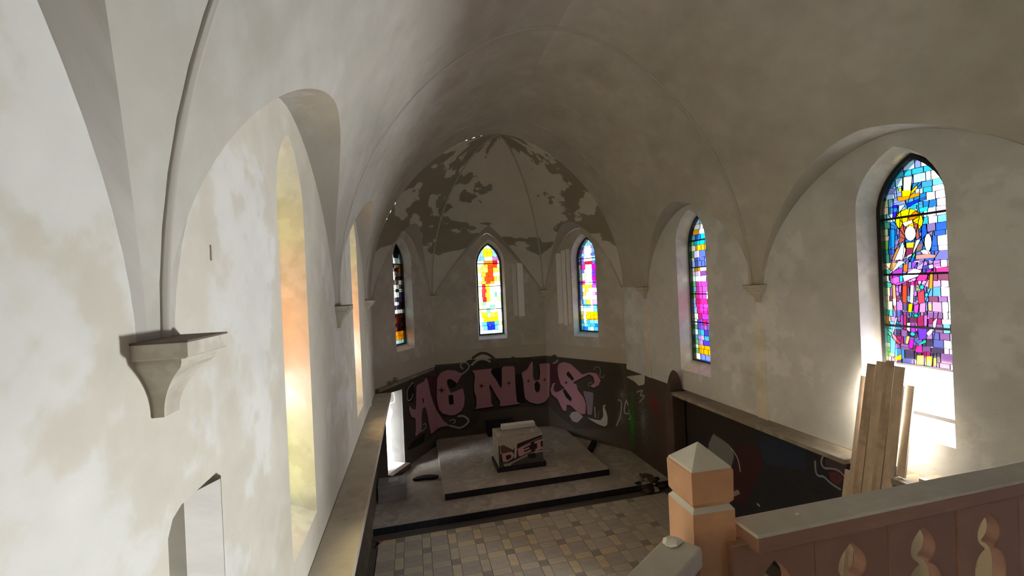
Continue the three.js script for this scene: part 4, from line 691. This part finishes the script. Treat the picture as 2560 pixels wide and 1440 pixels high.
// ───────────────────────── altar and what lies round it ─────────────────────────
const onFloor = (px, py, y) => { const s = sight(px, py), t = y / s.y; return [s.x * t, s.z * t]; };
{
  const g = thing('altar', 'stone block altar with pink DEI graffiti banner on its chipped front', 'altar', P(2.5, PL, 10.8));
  part(g, 'plinth', box(1.86, 3.13, PL, PL + 0.11, 10.42, 11.25, 0.015), M.riser, 'black plinth');
  const FA = frame([1.915, 10.466], [3.065, 10.466], [0, 1]), T5 = [1200, 1030, 8.47];
  const am = canvasMat(736, 467, (ctx, w, h) => {
    ctx.fillStyle = '#b5ada3'; ctx.fillRect(0, 0, w, h); speckle(ctx, w, h, 700, ['#bdb5ab', '#a79e94', '#aea598', '#c8c0b6'], 2, 14);
    const p = painter(ctx, FA, 0, FA.L, PL + 0.125, PL + 0.855, w, h), dk = '#2f1c22', pk = '#c79aa2';
    p.fill([[240, 760], [420, 700], [440, 1000], [520, 1120], [480, 1260], [240, 1260]], T5, '#4a493f');
    p.fill([[430, 720], [500, 700], [700, 800], [690, 850], [450, 880]], T5, '#5c4630');
    p.fill([[430, 890], [700, 820], [760, 690], [880, 640], [1340, 470], [1370, 800], [1120, 850], [560, 1115], [440, 1050]], T5, dk);
    p.fill([[640, 1110], [1060, 900], [1340, 830], [1360, 1040], [720, 1200]], T5, '#57504a'); p.fill([[1000, 900], [1160, 855], [1200, 960], [1040, 990]], T5, '#22241f');
    // the three letters on the banner
    p.fill([[460, 890], [480, 880], [680, 835], [725, 900], [700, 985], [560, 1065], [480, 1060]], T5, pk); p.fill([[545, 925], [640, 900], [668, 940], [645, 985], [560, 1020]], T5, dk);
    p.fill([[800, 790], [815, 775], [1070, 655], [1080, 690], [920, 765], [925, 790], [1040, 740], [1050, 775], [930, 825], [935, 855], [1085, 790], [1085, 835], [850, 945], [815, 925]], T5, pk);
    p.fill([[1150, 640], [1160, 620], [1330, 560], [1335, 600], [1280, 625], [1290, 740], [1345, 730], [1345, 775], [1170, 830], [1165, 790], [1215, 765], [1205, 655], [1160, 675]], T5, pk);
    p.line([[770, 805], [960, 690], [1180, 585], [1340, 520]], T5, '#c9bcae', 7); p.line([[500, 1110], [700, 1050], [1060, 860], [1350, 800]], T5, '#aeab92', 7);
    p.fill([[740, 640], [785, 660], [775, 960], [720, 1000]], T5, '#bdb6a0'); p.fill([[1345, 580], [1380, 560], [1390, 1010], [1355, 1020]], T5, '#c2b3a5');
    speckle(ctx, w, h, 400, ['rgba(190,182,170,0.5)', 'rgba(60,54,48,0.4)'], 1, 5);
  });
  const body = box(1.90, 3.08, PL + 0.11, PL + 0.87, 10.47, 11.2, 0.02); part(g, 'block', body, M.stone);
  const fg = new THREE.PlaneGeometry(1.15, 0.73, 1, 1); const fgeo = grid(20, 14, (u, v) => P(1.915 + 1.15 * u, PL + 0.125 + 0.73 * v, 10.468 - 0.002), (u, v) => [u, v]); fg.dispose();
  part(g, 'painted_front', fgeo, am, 'front face painted with a pink banner reading DEI');
  const pl = mesh('stone_slab', box(2.12, 3.02, PL + 0.872, PL + 0.985, 10.93, 11.13, 0.01), M.reveal); tag(pl, 'long pale slab lying along the back of the altar top', 'slab');
  const ch = thing('niche_box', 'low black chest in place of a dark niche in the apse wall behind the altar', 'niche_box', P(2.5, PL, 13.2));
  part(ch, 'body', box(2.08, 2.92, PL, PL + 0.36, 13.02, 13.38, 0.01), M.black); part(ch, 'lid', box(2.06, 2.94, PL + 0.362, PL + 0.41, 13.0, 13.385, 0.01), M.black);  // black box standing in for the dark niche in the back wall
}
const chunk = (r, sd, sx = 1, sy = 0.7, sz = 1) => { const q = new THREE.IcosahedronGeometry(r, 1), p = q.attributes.position; for (let i = 0; i < p.count; i++) { const h = Math.sin(p.getX(i) * 91.7 / r + p.getY(i) * 47.3 / r + p.getZ(i) * 73.1 / r + sd) * 0.18 + 0.92; p.setXYZ(i, p.getX(i) * h * sx, p.getY(i) * h * sy, p.getZ(i) * h * sz); } q.computeVertexNormals(); return metreUV(q); };
{ // a black beam on the right of the chancel floor
  const [x, z] = onFloor(1474, 1134, FL + 0.15), [x1, z1] = [x + 0.42, z + 0.62], L = Math.hypot(x1 - x, z1 - z);
  const q = new RoundedBoxGeometry(0.14, 0.12, L, 1, 0.01); metreUV(q); q.rotateY(Math.atan2(x1 - x, -(z1 - z))); 
  const m = mesh('beam', q, M.black); m.position.copy(P((x + x1) / 2, FL + 0.15 + 0.062, (z + z1) / 2)); tag(m, 'short black beam lying on the chancel floor right of the altar', 'beam');
}
{ // things by the doorway
  const z = onFloor(958, 1258, FL + 0.15)[1], x = -0.76;
  const c = thing('crate', 'grey wooden crate standing below the bright doorway', 'crate', P(x + 0.1, FL + 0.15, z + 0.35));
  const w = 0.62, dd = 0.5, h = 0.34;
  part(c, 'front_board', box(x - 0.2, x - 0.2 + w, FL + 0.15, FL + 0.15 + h / 2 - 0.006, z + 0.02, z + 0.045, 0.004), W.greyBox); part(c, 'front_board', box(x - 0.2, x - 0.2 + w, FL + 0.15 + h / 2, FL + 0.15 + h, z + 0.02, z + 0.045, 0.004), W.greyBox);
  part(c, 'side_board', box(x - 0.2, x - 0.175, FL + 0.15, FL + 0.15 + h, z + 0.047, z + dd, 0.004), W.greyBox); part(c, 'side_board', box(x - 0.225 + w, x - 0.2 + w, FL + 0.15, FL + 0.15 + h, z + 0.047, z + dd, 0.004), W.greyBox);
  part(c, 'lid', box(x - 0.21, x - 0.19 + w, FL + 0.15 + h + 0.002, FL + 0.15 + h + 0.025, z + 0.01, z + dd + 0.01, 0.004), W.greyBox);
  const s = mesh('paper_sheet', box(x + 0.02, x + 0.24, FL + 0.177 + h, FL + 0.181 + h, z + 0.2, z + 0.42), M.dust); tag(s, 'white sheet lying on the grey crate by the doorway', 'sheet');
  const [x2, z2] = onFloor(1064, 1183, PL), rag = new THREE.Shape(); rag.moveTo(-0.3, 0); rag.bezierCurveTo(-0.2, 0.16, 0.1, 0.18, 0.3, -0.02); rag.bezierCurveTo(0.32, -0.12, 0.15, -0.13, 0.02, -0.06); rag.bezierCurveTo(-0.1, -0.02, -0.25, -0.1, -0.3, 0);
  const rg = new THREE.ExtrudeGeometry(rag, { depth: 0.03, bevelEnabled: true, bevelSize: 0.015, bevelThickness: 0.015, bevelSegments: 2 }); rg.rotateX(-Math.PI / 2); 
  const r = mesh('rag', rg, M.riser); r.position.copy(P(x2, (x2 > 0.5 && z2 > 9.76 ? PL : FL + 0.15) + 0.018, z2)); tag(r, 'dark crumpled rag on the chancel floor near the doorway', 'rag');
}
{ // rubble heap at the right end of the steps
  const [x, z] = onFloor(1620, 1222, FL), mats = [W.post, M.darkPaint, M.stone, M.riser];
  const geos = mats.map(() => []);
  for (let i = 0; i < 90; i++) { const a = rnd() * 6.28, q = Math.sqrt(rnd()), h = (1 - q) * 0.42 * rnd(), k = chunk(rr(0.03, 0.1), i, rr(0.8, 1.6), 0.7, 1); k.rotateY(rnd() * 6); k.translate(x + 0.05 + Math.cos(a) * q * 0.4, EYE + FL + 0.04 + h, -(z + 0.1 + Math.sin(a) * q * 0.3)); geos[Math.floor(rnd() * 4)].push(plain(k)); }
  const g = thing('rubble', 'brown heap of rubble at the right end of the chancel steps', 'rubble', P(x, FL, z)); g.userData.kind = 'stuff';
  geos.forEach((gg, i) => part(g, 'chunks', gg, mats[i]));
}
{ // wooden post with a pointed finial where the right ledge ends
  const g = thing('post', 'dark wooden post with a pointed finial at the end of the right ledge', 'post', P(5.56, FL, 8.42));
  part(g, 'shaft', box(5.42, 5.72, FL, DADO - 0.02, 8.29, 8.56, 0.01), W.post);
  const s = new THREE.Shape(); s.moveTo(-0.15, 0); s.lineTo(0.15, 0); s.bezierCurveTo(0.13, 0.18, 0.10, 0.34, 0, 0.43); s.bezierCurveTo(-0.10, 0.34, -0.13, 0.18, -0.15, 0);
  const f = new THREE.ExtrudeGeometry(s, { depth: 0.1, bevelEnabled: true, bevelSize: 0.008, bevelThickness: 0.008, bevelSegments: 2 }); f.translate(0, 0, -0.05).translate(5.57, EYE + DADO - 0.01, -8.42);
  part(g, 'finial', f, W.post);
}
{ // white boards fixed upright in the apse
  const strip = (f, a0, a1, b0, b1, d, mat, label) => tag(mesh('white_board', slab(f, [[a0, b0], [a1, b0], [a1, b1], [a0, b1]], [], -d, -0.001), mat), label, 'board', 'white boards fixed to the apse walls');
  strip(FAB, 2.56, 2.70, -0.93, 0.74, 0.022, M.reveal, 'narrow grey-white board right of the central apse window');
  strip(FAB, 2.735, 2.93, -0.96, 0.77, 0.035, M.white, 'bright white board, right one of the pair by the central window');
  strip(FAR, 0.60, 0.80, -1.22, 1.0, 0.03, M.white, 'wide white board farthest left of the magenta window');
  strip(FAR, 0.83, 0.97, -1.27, 1.08, 0.045, M.white, 'white board standing proud between its neighbours by the magenta window');
  strip(FAR, 1.0, 1.12, -1.22, 1.1, 0.03, M.white, 'narrow white board touching the magenta window opening');
}
{ // small loose things
  const chip = (name, px, py, y, r, label, mat, sx, sy, sz) => { const [x, z] = onFloor(px, py, y), m = mesh(name, chunk(r, px, sx, sy, sz), mat); m.position.copy(P(x, y + r * sy * 0.8, z)); return tag(m, label, 'plaster chip'); };
  chip('plaster_chip', 1681, 1360, -0.55, 0.019, 'white plaster chip on the slanting handrail next to the post', M.dust, 1.2, 0.35, 0.85);
  chip('plaster_chip', 1995, 1287, -0.55, 0.0045, 'tiny white chip on the grey cross handrail', M.dust, 1.2, 0.5, 0.8);
  const l1 = mesh('plaster_chip', chunk(0.07, 3, 1.2, 0.7, 0.8), M.stone); l1.position.copy(FAL.at(0.55, -2.31, -0.045)); tag(l1, 'grey lump on the apse ledge above the doorway, left one', 'plaster chip');
  const l2 = mesh('plaster_chip', chunk(0.08, 9, 1, 0.9, 0.8), M.stone); l2.position.copy(FAL.at(0.78, -2.29, -0.045)); tag(l2, 'larger grey lump on the apse ledge above the doorway', 'plaster chip');
  const pts = [[926, 1352], [948, 1358], [938, 1372], [962, 1350], [990, 1344]].map(([px, py]) => { const [x, z] = onFloor(px, py, FL); return P(x, FL + 0.008, z); });
  tag(mesh('cord', new THREE.TubeGeometry(new THREE.CatmullRomCurve3(pts), 40, 0.009, 6), std({ color: 0x7a3a30 })), 'thin reddish cord lying on the tiles below the front step', 'cord');
  const [ha, hb] = FLw.hit(526, 632), hk = mesh('iron_pin', slab(FLw, [[ha - 0.005, hb - 0.04], [ha + 0.005, hb - 0.04], [ha + 0.009, hb + 0.015], [ha + 0.004, hb + 0.04], [ha - 0.004, hb + 0.04]], [], -0.006, -0.001), M.ledgePale); tag(hk, 'small upright pin in the left wall right of the big corbel', 'pin');
  const s = sight(1273, 66); let t = 1; while (((s.x * t - CX) / HW) ** 2 + (Math.max(0, s.y * t - SP) / VH) ** 2 < 1) t += 0.002; t -= 0.012;
  const fl = mesh('paint_flake', chunk(0.032, 5, 0.7, 1.2, 0.8), M.dust); fl.position.copy(P(s.x * t, s.y * t, s.z * t)); tag(fl, 'white paint flake hanging from the vault crown', 'paint flake');
}
renderer.render(scene, camera);
